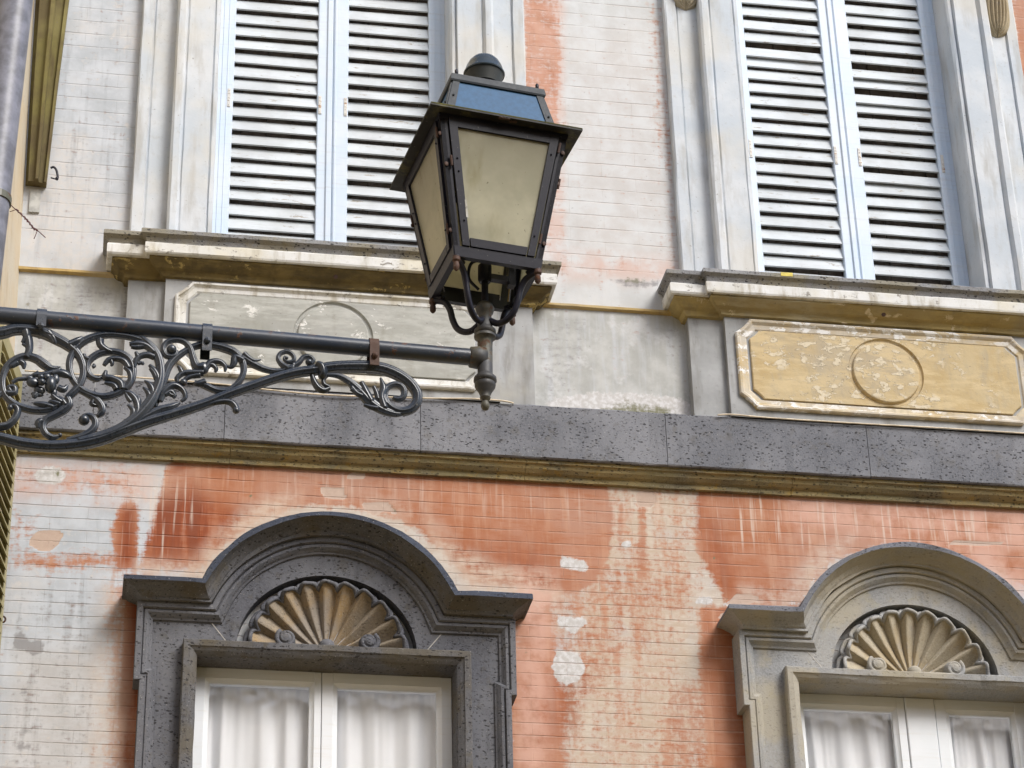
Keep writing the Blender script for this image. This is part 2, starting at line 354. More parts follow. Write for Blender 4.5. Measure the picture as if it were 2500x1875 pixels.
def m_frost():
    t = NT('dirty_frosted_glass')
    n1 = t.noise(5, 4, .6); n2 = t.noise(45, 4, .7); st = t.noise(9, 4, .6, t.mapv((1, 1, .25)))
    col = t.mix(t.ss(n1, .35, .65), (.60, .58, .45), (.78, .75, .60)); col = t.mix(t.ma('MULTIPLY', t.ss(st, .46, .7), .6), col, (.38, .34, .17))
    col = t.mix(t.ma('MULTIPLY', t.ss(n2, .60, .72), .5), col, (.66, .64, .52)); col = t.mix(t.ma('MULTIPLY', t.ss(t.noise(60, 2), .70, .74), .6), col, (.12, .10, .06))
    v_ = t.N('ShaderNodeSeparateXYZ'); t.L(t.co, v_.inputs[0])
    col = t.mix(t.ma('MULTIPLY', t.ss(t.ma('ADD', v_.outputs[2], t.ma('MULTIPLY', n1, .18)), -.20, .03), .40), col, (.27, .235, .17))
    t.fin(col, .22, t.bump(n2, .15, .002), .5)
    tl = t.N('ShaderNodeBsdfTranslucent'); t.L(col, tl.inputs[0]); tp = t.N('ShaderNodeBsdfTransparent'); tp.inputs[0].default_value = (.85, .83, .66, 1)
    m1 = t.N('ShaderNodeMixShader'); m1.inputs[0].default_value = .40; t.L(t.b.outputs[0], m1.inputs[1]); t.L(tl.outputs[0], m1.inputs[2])
    m2 = t.N('ShaderNodeMixShader'); m2.inputs[0].default_value = .20; t.L(m1.outputs[0], m2.inputs[1]); t.L(tp.outputs[0], m2.inputs[2]); t.L(m2.outputs[0], t.out.inputs[0])
    return t.mat
def m_cloth():
    t = NT('sheer_curtain_cloth'); n = t.noise(220, 2, .5, t.mapv((1, 1, .3)))
    t.fin(t.mix(n, (.84, .85, .88), (.92, .93, .95)), .9, None, .1)
    tl = t.N('ShaderNodeBsdfTranslucent'); tl.inputs[0].default_value = (.8, .8, .8, 1)
    m1 = t.N('ShaderNodeMixShader'); m1.inputs[0].default_value = .12; t.L(t.b.outputs[0], m1.inputs[1]); t.L(tl.outputs[0], m1.inputs[2]); t.L(m1.outputs[0], t.out.inputs[0])
    return t.mat

WALL = m_wall()
JAMB = m_plaster('pale_lime_plaster', (.59,.61,.63), (.49,.53,.57), (.38,.37,.345), (.58,.555,.50))
DADO = m_plaster('grey_stained_plaster', (.40,.405,.41), (.29,.295,.295), (.18,.17,.15), (.44,.42,.37), sc=.9)
PANL = m_plaster('grey_flaking_panel_plaster', (.37,.37,.34), (.31,.31,.28), (.25,.24,.20), (.40,.40,.39), (.70,.69,.66), (.60,.7), hz=(.47,.47,.44))
PANR = m_plaster('ochre_flaking_panel_plaster', (.50,.40,.24), (.46,.34,.17), (.36,.31,.23), (.40,.35,.27), (.62,.54,.40), (.54,.6), bs=.9, sc=1.5, hz=(.58,.46,.27))
BANDW = m_plaster('peeling_white_limewash', (.70,.70,.69), (.62,.61,.57), (.36,.32,.24), (.66,.61,.48), (.26,.24,.21), (.58,.7), sc=1.6)
SOFFL = m_plaster('mould_shade_ochre_plaster', (.16,.12,.05), (.22,.16,.06), (.07,.055,.03), (.10,.085,.05), (.42,.32,.12), (.57,.7), hz=(.09,.07,.035))  # left sill underside: shade and ochre bounce mixed into the plaster colour
SOFFR = m_plaster('bounce_ochre_plaster', (.42,.32,.13), (.36,.28,.13), (.24,.20,.12), (.38,.34,.24), (.62,.52,.34), (.60,.7), hz=(.30,.23,.10))  # right sill underside: ochre bounce light put into the plaster colour
OCHRE = m_plaster('ochre_bounce_edge', (.52,.37,.14), (.46,.34,.16), (.30,.2,.1), (.55,.46,.3))  # warm bounce on the ledge's underside put into its colour
TUFF = m_tuff('grey_tuff_stone', (.225,.228,.245), (.135,.139,.155), (.12,.11,.095,.4))
TUFFW = m_tuff('weathered_grey_brown_tuff', (.128,.126,.130), (.098,.098,.106), (.10,.082,.05,.5), warm=(.115,.10,.075))
TUFFT = m_tuff('tan_tuff_stone', (.34,.33,.31), (.26,.265,.27), (.37,.33,.22,.4), pit=(.12,.11,.10), warm=(.39,.35,.27), pk=.3)
TUFFM = m_tuff('mossy_bounce_ochre_tuff', (.24,.20,.10), (.18,.155,.10), (.36,.24,.06,.6), pit=(.08,.07,.05), warm=(.34,.26,.12))  # for the band's lower moulding, ochre bounce from below coloured into the stone
SHELO = m_tuff('ochre_stained_shell_stone', (.34,.23,.11), (.23,.19,.14), (.26,.23,.20,.6), pit=(.1,.08,.06), warm=(.24,.22,.20), pk=.4)
SHELT = m_tuff('tan_shell_stone', (.40,.35,.26), (.34,.30,.23), (.34,.31,.27,.5), pit=(.2,.16,.1), warm=(.40,.32,.20), pk=.2)
MORT = m_plain('lime_joint', (.42,.40,.37), .9, .1)
TUFFF = m_tuff('dark_tuff_frame_stone', (.150,.151,.163), (.092,.094,.108), (.10,.09,.075,.45))
TUFFS = m_tuff('sill_grey_stone', (.25,.25,.25), (.20,.20,.205), (.24,.20,.12,.5), warm=(.26,.235,.17))
TUFFD = m_tuff('blackened_tuff_edge', (.062,.072,.100), (.045,.052,.072), (.12,.12,.11,.3), pit=(.03,.03,.035))
TUFFE = m_tuff('dark_grey_tuff_edge', (.155,.160,.180), (.12,.125,.145), (.2,.19,.16,.3))
JOINT = m_plain('dark_joint', (.06,.058,.065), .9, .1)
SHUT = m_paint('pale_blue_grey_shutter_paint', (.54,.63,.74), (.60,.66,.74), (.40,.38,.35), cth=.69)
SLAT = m_paint('weathered_white_slat_paint', (.55,.585,.61), (.46,.485,.50), (.33,.30,.26), cth=.62, rough=.6)
HINGE = m_paint('painted_rusty_hinge', (.64,.62,.58), (.58,.56,.52), (.34,.17,.07), (.34,.15,.06), cth=.58)
WOODW = m_paint('white_window_paint', (.74,.76,.79), (.70,.73,.76), (.6,.56,.48), cth=.8)
GLASS = m_glass(); FROST = m_frost(); CLOTH = m_cloth()
DARKROOM = m_plain('dark_room_plaster', (.16,.15,.14), .9, .1)
IRON = m_iron('black_lamp_paint', (.008,.008,.017), (.012,.012,.023), rth=.68, rough=.42, spec=.35)
IRONB = m_iron('blue_grey_iron_paint', (.016,.023,.036), (.034,.042,.056), rth=.67, rough=.30, spec=.75)
IRONP = m_iron('worn_blue_grey_pipe_paint', (.028,.038,.060), (.050,.058,.074), rth=.58, rough=.34, rsc=14, spec=.6)
IRONM = m_iron('mossy_rusting_post_iron', (.055,.056,.060), (.038,.036,.035), rust=(.075,.036,.020), rth=.60, rough=.55, moss=(.11,.10,.065), rsc=12)
IRONR = m_iron('dark_slate_roof_paint', (.028,.034,.042), (.040,.046,.052), rth=.66, rough=.55, spec=.3)
RUST = m_iron('rusty_iron', (.055,.028,.02), (.085,.040,.024), rth=.60, rough=.7)
EAVE = m_iron('mossy_roof_iron', (.017,.016,.015), (.026,.025,.021), rth=.70, rough=.6, moss=(.11,.10,.035), spec=.3)
BLUEP = m_plain('blue_enamel_panel', (.028,.100,.21), .5, .25, 0, 60, .12)
CAPP = m_iron('dark_teal_cap_enamel', (.032,.048,.060), (.045,.050,.050), rth=.7, rough=.22)
STEPS = m_plain('warm_street_paving', (.38,.27,.11), .9, .1, 0, 2, .2)
WING = m_plaster('cream_render', (.56,.50,.40), (.56,.46,.32), (.42,.33,.22), (.55,.50,.43))
MOULDW = m_plaster('olive_brown_moulded_timber', (.17,.145,.05), (.12,.095,.045), (.08,.055,.03), (.24,.21,.08), sc=1.5)
OLIVE = m_paint('olive_shutter_paint', (.30,.27,.14), (.36,.32,.17), (.16,.12,.07))
PIPEP = m_plain('grey_blue_downpipe_metal', (.16,.165,.20), .42, .45, 0, 12, .35)
CREAM = m_plain('cream_cable_sheath', (.62,.53,.40), .6)
WIRE = m_plain('dark_red_wire_sheath', (.10,.03,.03), .5)
YTAPE = m_plain('yellow_tape', (.65,.52,.08), .5)
OLDW = m_plain('old_wall_plate_plaster', (.42,.42,.40), .9)

# ------------------------------------------------------------------ setting: street
g = MB(); g.add([(-60,-60,-8.02),(60,-60,-8.02),(60,40,-8.02),(-60,40,-8.02)], [(0,1,2,3)])
tag(g.build('street', STEPS), kind='structure')

opp = empty('building', (1, -14, -8.02), 'plain ochre house added across the street for its warm bounce, out of the picture behind the camera', 'building')  # unseen house, added to block low sky and bounce warm light
def opposite():
    mb = MB(); mb.box(-16, 18, -17, -14, -8.02, 3.2); mb.build('wall', m_plaster('ochre_render', (.40,.27,.11), (.36,.24,.10), (.3,.2,.1)), opp)
    for i in range(9):
        for z in (-6.2, -2.4):
            mb = MB(); mb.bbox(-14+i*3.6, -12.9+i*3.6, -14.0, -13.94, z, z+1.9, .01); mb.build('shutter', OLIVE, opp)
    mb = MB(); mb.box(-16.2, 18.2, -17.2, -13.6, 3.2, 3.4); mb.build('roof', RUST, opp)
opposite()
# ------------------------------------------------------------------ the palazzo
D = 2.8; XU = -.325; XL = -.330
pal = empty('building', (0, 0, -8.02), 'old palazzo facade of faded red and white plaster with grey stone window surrounds', 'building')
K = 2500/2212.

# paint masks traced on the wall, in photo coordinates of a 2212 px wide view
def poly(PX, PY, pts, blur):
    pts = np.array(pts, float)*K; blur = blur*K
    n = len(pts); inside = np.zeros(PX.shape, bool); dist = np.full(PX.shape, 1e9)
    for i in range(n):
        x1, y1 = pts[i]; x2, y2 = pts[(i+1) % n]
        cnd = ((y1 > PY) != (y2 > PY)); xin = (x2-x1)*(PY-y1)/((y2-y1) or 1e-9)+x1
        inside ^= cnd & (PX < xin)
        dx, dy = x2-x1, y2-y1; tt = np.clip(((PX-x1)*dx+(PY-y1)*dy)/(dx*dx+dy*dy+1e-9), 0, 1)
        dist = np.minimum(dist, np.hypot(PX-x1-tt*dx, PY-y1-tt*dy))
    sd_ = np.where(inside, dist, -dist); q = np.clip(.5+sd_/(2*blur), 0, 1)
    return q*q*(3-2*q)
ELL = lambda cx, cy, rx, ry, n=14: [(cx+rx*math.cos(2*math.pi*i/n), cy+ry*math.sin(2*math.pi*i/n)) for i in range(n)]
MASKS = dict(
 red=[ # value, blur, polygon
  (1.0, 13, [(372,975),(1300,1010),(1330,1100),(1320,1190),(1290,1260),(1230,1290),(1160,1270),(1020,1260),(960,1190),(880,1130),(760,1092),(650,1092),(560,1120),(480,1180),(430,1232),(300,1228),(330,1120),(352,1050)]),
  (.95, 10, [(262,1088),(292,1085),(300,1110),(296,1232),(250,1232),(240,1150)]),
  (.95, 12, [(268,1240),(330,1240),(330,1680),(262,1680),(250,1560),(262,1400)]),
  (.55, 26, [(232,1250),(300,1240),(290,1680),(215,1680),(228,1450)]),
  (.62, 14, [(28,1188),(120,1196),(250,1192),(250,1228),(110,1232),(28,1226)]),
  (.44, 22, [(30,1000),(300,1010),(300,1080),(120,1060),(40,1070)]),
  (.40, 14, [(28,1100),(90,1110),(80,1160),(28,1180)]),
  (.9, 22, [(1100,1300),(1190,1310),(1215,1440),(1235,1520),(1225,1680),(1090,1680),(1100,1480)]),
  (.46, 30, [(1130,1180),(1440,1190),(1450,1400),(1330,1480),(1260,1600),(1240,1680),(1120,1680),(1120,1290)]),
  (.34, 30, [(1300,1020),(1520,1020),(1520,1250),(1480,1400),(1520,1700),(1230,1700),(1260,1450)]),
  (.75, 10, [(1378,1090),(1398,1100),(1400,1250),(1372,1260)]), (.75, 10, [(1335,1085),(1352,1090),(1345,1200),(1330,1190)]),
  (.5, 16, [(1300,1250),(1500,1230),(1500,1330),(1320,1340)]),
  (1.0, 11, [(1506,1045),(2260,1090),(2260,1290),(2140,1230),(2040,1185),(1900,1178),(1800,1210),(1740,1290),(1720,1320),(1570,1310),(1540,1250),(1505,1190)]),
  (.98, 11, [(1512,1310),(1600,1310),(1620,1450),(1650,1700),(1540,1700),(1515,1500)]),
  (.55, 22, [(1440,1480),(1560,1440),(1620,1700),(1400,1700)]),
  (.66, 9, [(1126,-20),(1205,-20),(1212,90),(1214,180),(1206,270),(1130,280),(1130,120)]),
  (.30, 16, [(1130,250),(1212,250),(1215,520),(1180,560),(1150,400)]),
  (.30, 12, [(1395,0),(1440,0),(1470,330),(1478,600),(1440,590),(1420,380),(1400,120)]),
  (.2, 22, [(1190,540),(1480,560),(1480,610),(1200,600)]),
  (1.0, 10, [(2186,-10),(2260,-10),(2260,300),(2215,250),(2200,120)]),
 ],
 deep=[  # deepest red; strips left of the frames also carry their cast shadow
  (.9, 24, [(318,1085),(420,1050),(480,1100),(540,1100),(440,1200),(330,1210),(300,1170)]),
  (.95, 14, [(262,1095),(290,1095),(292,1225),(255,1225)]),
  (1.0, 18, [(272,1245),(320,1245),(320,1680),(285,1680),(282,1450)]),
  (.5, 20, [(270,1450),(330,1450),(330,1680),(255,1680)]),
  (.55, 40, [(900,1180),(1180,1180),(1210,1300),(1010,1250)]),
  (.6, 16, [(1560,1320),(1610,1320),(1640,1640),(1600,1640)]),
  (.5, 20, [(1518,1120),(1560,1120),(1600,1290),(1530,1290)]),
  (.55, 8, [(372,985),(410,985),(400,1020),(375,1020)]),
  (.45, 24, [(1230,1440),(1280,1450),(1250,1580),(1150,1600),(1140,1480)]),
  (.6, 10, [(1506,1060),(1518,1060),(1514,1150),(1504,1150)]),
 ],
 white=[
  (1.0, 12, [(1211,1198),(1240,1206),(1262,1212),(1272,1226),(1266,1236),(1230,1230),(1212,1226)]),
  (1.0, 12, [(1204,1328),(1234,1334),(1262,1332),(1266,1348),(1240,1372),(1222,1360),(1206,1352)]),
  (1.0, 12, ELL(1228,1442,36,37)), (.9, 3, [(1197,1408),(1216,1406),(1226,1420),(1206,1422)]),
  (.85, 9, ELL(108,1027,36,22)), (.8, 3, ELL(1354,1176,12,9)),

  (.36, 14, [(268,1050),(350,1030),(325,1130),(316,1235),(298,1232),(296,1120)]),
  (.42, 12, [(1690,1300),(1720,1290),(1780,1210),(1810,1195),(1770,1255),(1735,1318),(1620,1312)]),
  (.7, 6, [(1560,1300),(1600,1290),(1605,1306),(1562,1312)]), (.7, 6, [(1505,1285),(1545,1290),(1540,1310),(1500,1305)]),
  (.95, 16, [(1150,895),(1200,858),(1270,848),(1330,846),(1400,850),(1470,862),(1520,880),(1560,900),(1560,925),(1150,925)]),
 ],
 bare=[
  (1.0, 2.5, [(690,1052),(745,1054),(744,1068),(752,1076),(735,1080),(698,1074)]),
  (1.0, 2.5, [(778,1085),(840,1086),(846,1096),(860,1110),(848,1110),(842,1106),(832,1104),(806,1114),(786,1098)]),
  (1.0, 1.5, [(752,1026),(764,1019),(790,1022),(792,1034),(750,1034)]),
  (1.0, 3.5, [(66,1162),(84,1146),(128,1146),(138,1154),(126,1176),(110,1190),(84,1190),(62,1176)]),
  (.9, 2, [(1372,1070),(1390,1054),(1412,1060),(1420,1082),(1404,1098),(1376,1092)]),
  (1.0, 2, [(2044,1178),(2060,1168),(2170,1170),(2160,1178)]),
  (.9, 3, [(1568,1305),(1590,1282),(1640,1288),(1640,1300),(1600,1308)]),
  (.8, 3, [(1550,1335),(1558,1322),(1572,1328),(1560,1340)]),
 ],
 grey=[
  (.42, 40, [(0,1260),(230,1240),(210,1680),(0,1680)]), (.95, 7, [(30,1370),(48,1362),(64,1384),(92,1378),(96,1408),(72,1418),(52,1406),(28,1402)]),
  (.8, 5, ELL(52,1492,9,8)), (.7, 9, ELL(56,1580,18,9)), (.7, 9, ELL(50,1612,22,12)), (.5, 20, ELL(60,1650,50,25)),
  (.75, 12, [(1300,598),(1440,604),(1420,622),(1350,625)]), (.45, 14, [(1195,578),(1300,590),(1440,600),(1438,612),(1200,596)]),
  (.34, 40, [(130,0),(300,0),(280,480),(90,500)]), (.36, 18, [(130,518),(235,535),(230,560),(100,560)]),
  (.45, 40, [(1165,660),(1300,670),(1240,880),(1160,880)]), (.38, 30, [(1380,680),(1480,690),(1490,850),(1420,830)]),
  (.45, 30, [(40,590),(270,600),(270,830),(40,830)]), (.6, 10, [(262,600),(350,610),(350,850),(262,850)]),
  (.55, 10, ELL(118,1020,6,6)), (.4, 20, [(30,1010),(150,1010),(150,1060),(30,1060)]),
 ],
 moss=[(1, 3, ELL(1529,1205,3.5,3.5)), (1, 3, ELL(1542,1206,4,4)), (1, 3, ELL(1133,1398,3,3)), (1, 3, ELL(1138,1408,3.5,3.5)), (1, 4, ELL(124,1022,5,7)), (.9, 3, ELL(541,1073,5,4)), (.9, 3, [(1560,1303),(1572,1290),(1600,1291),(1640,1297),(1600,1294),(1574,1294)]), (.9, 3, [(846,1089),(862,1108),(856,1109),(842,1092)]),
   (.72, 26, [(1270,900),(1320,868),(1370,860),(1430,872),(1480,900),(1480,920),(1270,920)]), (.8, 10, [(1340,600),(1400,602),(1400,612),(1350,612)]),
       (.35, 26, [(35,640),(80,640),(60,900),(30,900)])],
 cream=[(.85, 30, [(400,1260),(440,1160),(560,1070),(760,1060),(900,1090),(1010,1160),(1240,1250),(1240,1400),(1000,1300),(500,1300)]), (1.0, 40, [(1250,1010),(1520,1010),(1540,1700),(1200,1700)]), (.9, 26, [(1440,1100),(1620,1130),(1560,1700),(1480,1700)]),
        (.9, 14, [(430,1215),(620,1085),(640,1095),(480,1200)]), (.3, 26, [(30,1400),(230,1400),(240,1700),(0,1700)]), (.8, 26, [(960,1160),(1180,1250),(1240,1330),(1130,1290)])],
 pink=[(.8, 40, [(1700,1060),(2260,1090),(2260,1200),(1900,1150),(1700,1140)]), (.55, 30, [(1190,540),(1480,560),(1480,612),(1200,600)]), (.5, 30, [(30,990),(330,1000),(330,1090),(30,1080)]), (.08, 60, [(1220,60),(1440,60),(1480,600),(1220,540)]),
       (.8, 30, [(1120,1240),(1200,1240),(1180,1700),(1110,1700)]), (.7, 24, [(1860,1150),(2150,1170),(2260,1290),(2260,1340),(2080,1210)]), (.5,14,[(1130,0),(1220,0),(1220,560),(1150,560)])],
 fade=[(1.0, 26, [(425,1240),(440,1190),(500,1120),(570,1078),(640,1070),(620,1105),(520,1160),(450,1250)]), (.9, 14, [(290,1210),(440,1212),(440,1250),(290,1250)]),
       (1.0, 20, [(930,1150),(1010,1190),(1080,1225),(1180,1236),(1230,1290),(1100,1290),(1020,1275),(960,1200)]), (.9, 22, [(1600,1270),(1700,1270),(1760,1190),(1840,1160),(1830,1190),(1750,1290),(1700,1325),(1600,1325)]),
       (1.0, 22, [(2120,1200),(2212,1270),(2260,1310),(2260,1400),(2180,1320)]), (.6, 34, [(215,1240),(262,1240),(280,1680),(200,1680)]), (.5, 26, [(750,1060),(900,1090),(980,1160),(900,1130),(800,1090)])],
 drip=[(.9, 14, [(330,1040),(420,1010),(440,1100),(330,1230)]), (.9, 30, [(1500,1050),(2260,1095),(2260,1180),(1540,1180)]), (.55, 40, [(420,1000),(1480,1040),(1480,1130),(560,1080)]), (.9, 18, [(258,1060),(340,1060),(330,1235),(258,1235)])],
)
def wall_grid(name, xs, zs, holes, depthf, mat, parent):
    X, Z = np.meshgrid(xs, zs, indexing='ij'); nx, nz = X.shape
    Y = -depthf(X, Z); P = np.stack([X, Y, Z], -1).reshape(-1, 3)
    PX, PY = proj(np.stack([X, 0*X, Z], -1).reshape(-1, 3))
    def acc(key):
        r = np.zeros(PX.shape)
        for v, b, pts in MASKS[key]: r = np.maximum(r, v*poly(PX, PY, pts, b*{'red': 1.7, 'deep': 1.5, 'cream': 1.5}.get(key, 1)))
        return r
    idx = np.arange(nx*nz).reshape(nx, nz)
    xc = (X[:-1, :-1]+X[1:, 1:])/2; zc = (Z[:-1, :-1]+Z[1:, 1:])/2; keep = np.ones(xc.shape, bool)
    for x0, x1, z0, z1 in holes: keep &= ~((xc > x0) & (xc < x1) & (zc > z0) & (zc < z1))
    F = np.stack([idx[:-1, :-1], idx[1:, :-1], idx[1:, 1:], idx[:-1, 1:]], -1)[keep]
    me = bpy.data.meshes.new(name); me.from_pydata(P.tolist(), [], F.tolist()); me.materials.append(mat); me.update()
    one = np.ones(PX.shape)
    fade = acc('fade')
    for an, keys in (('paint', ('red', 'deep', 'white')), ('wear', ('bare', 'grey', 'moss')), ('zone', ('cream', 'pink', 'drip'))):
        a = me.color_attributes.new(an, 'FLOAT_COLOR', 'POINT')
        a.data.foreach_set('color', np.stack([acc(k_) for k_ in keys]+[fade if an == 'zone' else one], -1).ravel().astype(np.float32))
    o = bpy.data.objects.new(name, me); COL.objects.link(o); o.parent = parent; o.matrix_parent_inverse = parent.matrix_basis.inverted()
    return o
xs = np.concatenate([np.arange(-2.12, 3.75, .0125), np.linspace(3.8, 9, 8)])
zs = np.concatenate([np.linspace(-8.02, -3.0, 10), np.arange(-2.95, 2.45, .0125), np.linspace(2.5, 5, 6)])
holes = []
for b in (0, 1):
    holes += [(XU+D*b-.64, XU+D*b+.64, .08, 3.4), (XL+D*b-.62, XL+D*b+.62, -4.35, -1.98)]
wall = wall_grid('wall', xs, zs, holes, lambda X, Z: np.zeros(X.shape), WALL, pal)
tag(wall, 'plaster wall scored like brick, faded red wash and white patches')
s = MB(); s.box(-2.6, 9, 5.0, 5.1, -8.02, 5); s.box(9, 9.1, 0.003, 5.1, -8.02, 5); s.box(-2.7, 9.1, 0.003, 5.1, 5, 5.1); s.box(-2.7, -2.6, .003, 5.1, -8.02, 5)
s.build('rear_wall', DADO, pal)
s = MB(); s.box(-2.6, 9, 2.2, 2.22, -8, 5); s.box(-2.6, 9, .35, 2.2, -.45, -.40)
s.build('interior', DARKROOM, pal)

# ledge between the brick field and the plain apron
for x0, x1 in ((-1.86, XU-.985), (XU+.985, XU+D-.985), (XU+D+.985, 9)):
    led = MB(); sweep(led, [(x0, .025), (x1, .025)], [(0, 0), (0, .012), (-.004, .020), (-.018, .020), (-.024, 0)], jit=.0008, step=.06); led.build('ledge', OCHRE, pal)

# string course of tuff blocks
jx = [-1.86, -1.451, -.835, .104, 1.317, 2.343, 3.35, 4.4, 5.6, 7.2, 9]
sc_ = MB()
for a, b in zip(jx[:-1], jx[1:]):
    dd = random.uniform(-.0015, .0015)
    sweep(sc_, [(a+.0015, -.618), (b-.0015, -.618)], [(0, 0), (0, .094+dd), (-.006, .100+dd), (-.286, .100+dd), (-.291, .095+dd), (-.291, 0)], jit=.0009, step=.04)
o = sc_.build('string_course', TUFF, pal)
sm = MB(); jm = [-1.86, -.80, .62, 1.95, 3.1, 4.4, 9]
for a, b in zip(jm[:-1], jm[1:]):
    sweep(sm, [(a+.001, -.909), (b-.001, -.909)], [(0, 0), (0, .078), (-.018, .078), (-.022, .066), (-.040, .058), (-.055, .042), (-.062, .026), (-.085, .022), (-.085, 0)], jit=.0008, step=.04)
mesh('moulding', sm.v, sm.f, TUFFM, o, mi=sm.m)

def noisy_rect_path(*a): return a

def build_upper(b):
    c = XU + D*b; right = b == 1
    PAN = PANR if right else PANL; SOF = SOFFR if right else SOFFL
    # jamb surround
    mb = MB()
    prof = [(0, -.16), (0, .066), (.008, .078), (.022, .082), (.030, .072), (.036, .098), (.160, .100), (.168, .092), (.174, .106), (.184, .120), (.214, .122), (.226, .112),
            (.226, .046), (.330, .046), (.338, .040), (.345, .058), (.398, .060), (.405, .052), (.405, 0)]
    sweep(mb, [(c-.605, .157), (c-.605, 3.5), (c+.605, 3.5), (c+.605, .157)], prof, jit=.0009, step=.07)
    sur = mb.build('window_surround', JAMB, pal)
    tag(sur, 'pale moulded plaster surround of the upper window on the ' + ('right, over the ochre panel' if right else 'left, behind the lantern'))
    # sill
    base = [(c-1.0, 0), (c-1.0, .07), (c-.82, .07), (c-.82, .105), (c+.82, .105), (c+.82, .07), (c+1.0, .07), (c+1.0, 0)]
    mb = MB(); sweep(mb, base, [(-.05, .157), (.126, .157), (.131, .152), (.131, .132), (.112, .118), (.104, .098), (.104, .092), (0, .092)], plan=True, jit=.0008, step=.03)
    mb.box(c-.64, c+.64, -.10, .12, .02, .1555)
    mesh('sill_slab', mb.v, mb.f, TUFFS, sur)
    if right:
        t = MB(); t.box(1.93, 1.992, -.2345-.0035, -.225, .1575, .1595); t.box(1.93, 1.992, -.2385, -.2365, .138, .1575); mesh('tape_mark', t.v, t.f, YTAPE, sur)
    mb = MB(); sweep(mb, base, [(0, .0917), (.108, .0917), (.111, .086), (.110, .040), (.106, .031), (.088, .030), (0, .030)], plan=True, jit=.0010, step=.07)
    mesh('sill_band', mb.v, mb.f, BANDW, sur)
    mb = MB(); sweep(mb, base, [(0, .0297), (.086, .0297), (.086, .018), (.070, .004), (.050, -.012), (.030, -.020), (.022, -.032), (.018, -.044), (0, -.046)], plan=True, jit=.001, step=.03)
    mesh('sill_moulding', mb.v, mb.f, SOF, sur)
    # apron block and panel
    mb = MB(); e = .001
    sweep(mb, [(c-1.0, 0), (c-1.0, .07), (c-.82, .07), (c-.82, .105), (c+.82, .105), (c+.82, .07), (c+1.0, .07), (c+1.0, 0)], [(0, -.045), (0, -.6178)], plan=True)
    ap = mesh('apron', mb.v, mb.f, DADO if not right else DADO, sur)
    def chrect(w2, zt, zb, ch):
        r = []
        cc = [(c-w2, zb), (c-w2, zt), (c+w2, zt), (c+w2, zb)]
        for (x, z), (sx, sz) in zip(cc, ((1, 1), (1, -1), (-1, -1), (-1, 1))):
            pts = [(x, z+sz*ch*1.0)] + [(x+sx*ch*(1-math.cos(a))*.96+sx*.0, z+sz*ch*(1-math.sin(a))) for a in (.5, 1.0)] + [(x+sx*ch, z)]
            # slightly curved chamfer
            pts = [(x, z+sz*ch), (x+sx*ch*.38, z+sz*ch*.70), (x+sx*ch*.72, z+sz*ch*.36), (x+sx*ch, z)]
            if (sx, sz) in ((1, -1), (-1, 1)): pass
            else: pts = pts[::-1]
            r += pts
        return r
    fr = chrect(.772, -.062, -.573, .080)
    mb = MB(); sweep(mb, fr, [(0, .1045), (0, .122), (-.006, .128), (-.016, .128), (-.021, .121), (-.028, .114), (-.050, .112), (-.058, .1045)], closed=True, jit=.0006)
    pf = mesh('panel_frame', mb.v, mb.f, BANDW if not right else m_OCF, ap)
    inn = chrect(.700, -.120, -.515, .052)
    mb = MB(); k_ = len(inn); face = [(x-(x-c)*.006, z+(.003 if z < -.3 else -.003)) for x, z in inn]
    mb.add([(x, -.1135, z) for x, z in inn]+[(x, -.1175, z) for x, z in face]+[(x, -.1045, z) for x, z in inn],
        [(i, (i+1) % k_, k_+(i+1) % k_, k_+i) for i in range(k_)]+[(2*k_+i, 2*k_+(i+1) % k_, (i+1) % k_, i) for i in range(k_)])
    rz = -.319; ra = .197; zt_, zb2 = max(z for x, z in face), min(z for x, z in face)
    for sx in (-1, 1):
        half_ = [p for p in face if (p[0]-c)*sx > 0]; half_.sort(key=lambda p: -math.atan2(p[1]-rz, (p[0]-c)*sx))
        arc_ = [(c+sx*ra*math.sin(math.pi*i/32), rz-ra*math.cos(math.pi*i/32)) for i in range(33)]
        O = [(c, zt_)] + half_ + [(c, zb2)] + arc_
        if (zt_-(rz+ra)) < .004: O = half_ + arc_
        if sx < 0: O = O[::-1]
        mb.add([(x, -.1175, z) for x, z in O], [tuple(range(len(O)))])
    pn = mesh('panel', mb.v, mb.f, PAN, ap)
    mb = MB(); seg = 72
    ro = [(.1975, -.1170), (.1970, -.1183), (.192, -.1070), (.178, -.1060), (.173, -.119), (.169, -.1225), (.10, -.1232), (0.001, -.1232)]
    vs = [(c+r*math.cos(2*math.pi*q/seg), y, rz+r*math.sin(2*math.pi*q/seg)) for r, y in ro for q in range(seg)]
    mb.add(vs, [(i*seg+q, i*seg+(q+1) % seg, (i+1)*seg+(q+1) % seg, (i+1)*seg+q) for i in range(len(ro)-1) for q in range(seg)])
    mesh('roundel', mb.v, mb.f, PAN, ap, smooth=True, auto=25)
    # drain spout
    mb = MB(); mb.tube([(c+.003, -.11, .012), (c+.003, -.165, -.006)], .009, 10); mb.tube([(c+.003, -.163, -.005), (c+.003, -.168, -.007)], .011, 10)
    mesh('drain_spout', mb.v, mb.f, RUST, sur)
    # shell pendants high on the outer strips
    for sx in (-1, 1):
        mb = MB(); cx = c+sx*.890; zb = 1.945; nu, nv = 40, 16; vs = []
        for j in range(nv+1):
            v = j/nv; z = zb + v*.30; wd = .084*math.sqrt(max(0, 1-(1-min(1, v*2.4))**2))+.002; dp = .02+.085*math.sqrt(min(1, v*1.6))
            for i in range(nu+1):
                u = -1+2*i/nu; rb = abs(math.sin(u*math.pi*4.0))
                vs.append((cx+wd*u*(1 if True else 0), -(.046+dp*math.sqrt(max(0, 1-u*u))*(1-.22*(1-rb))), z-.02*u*u))
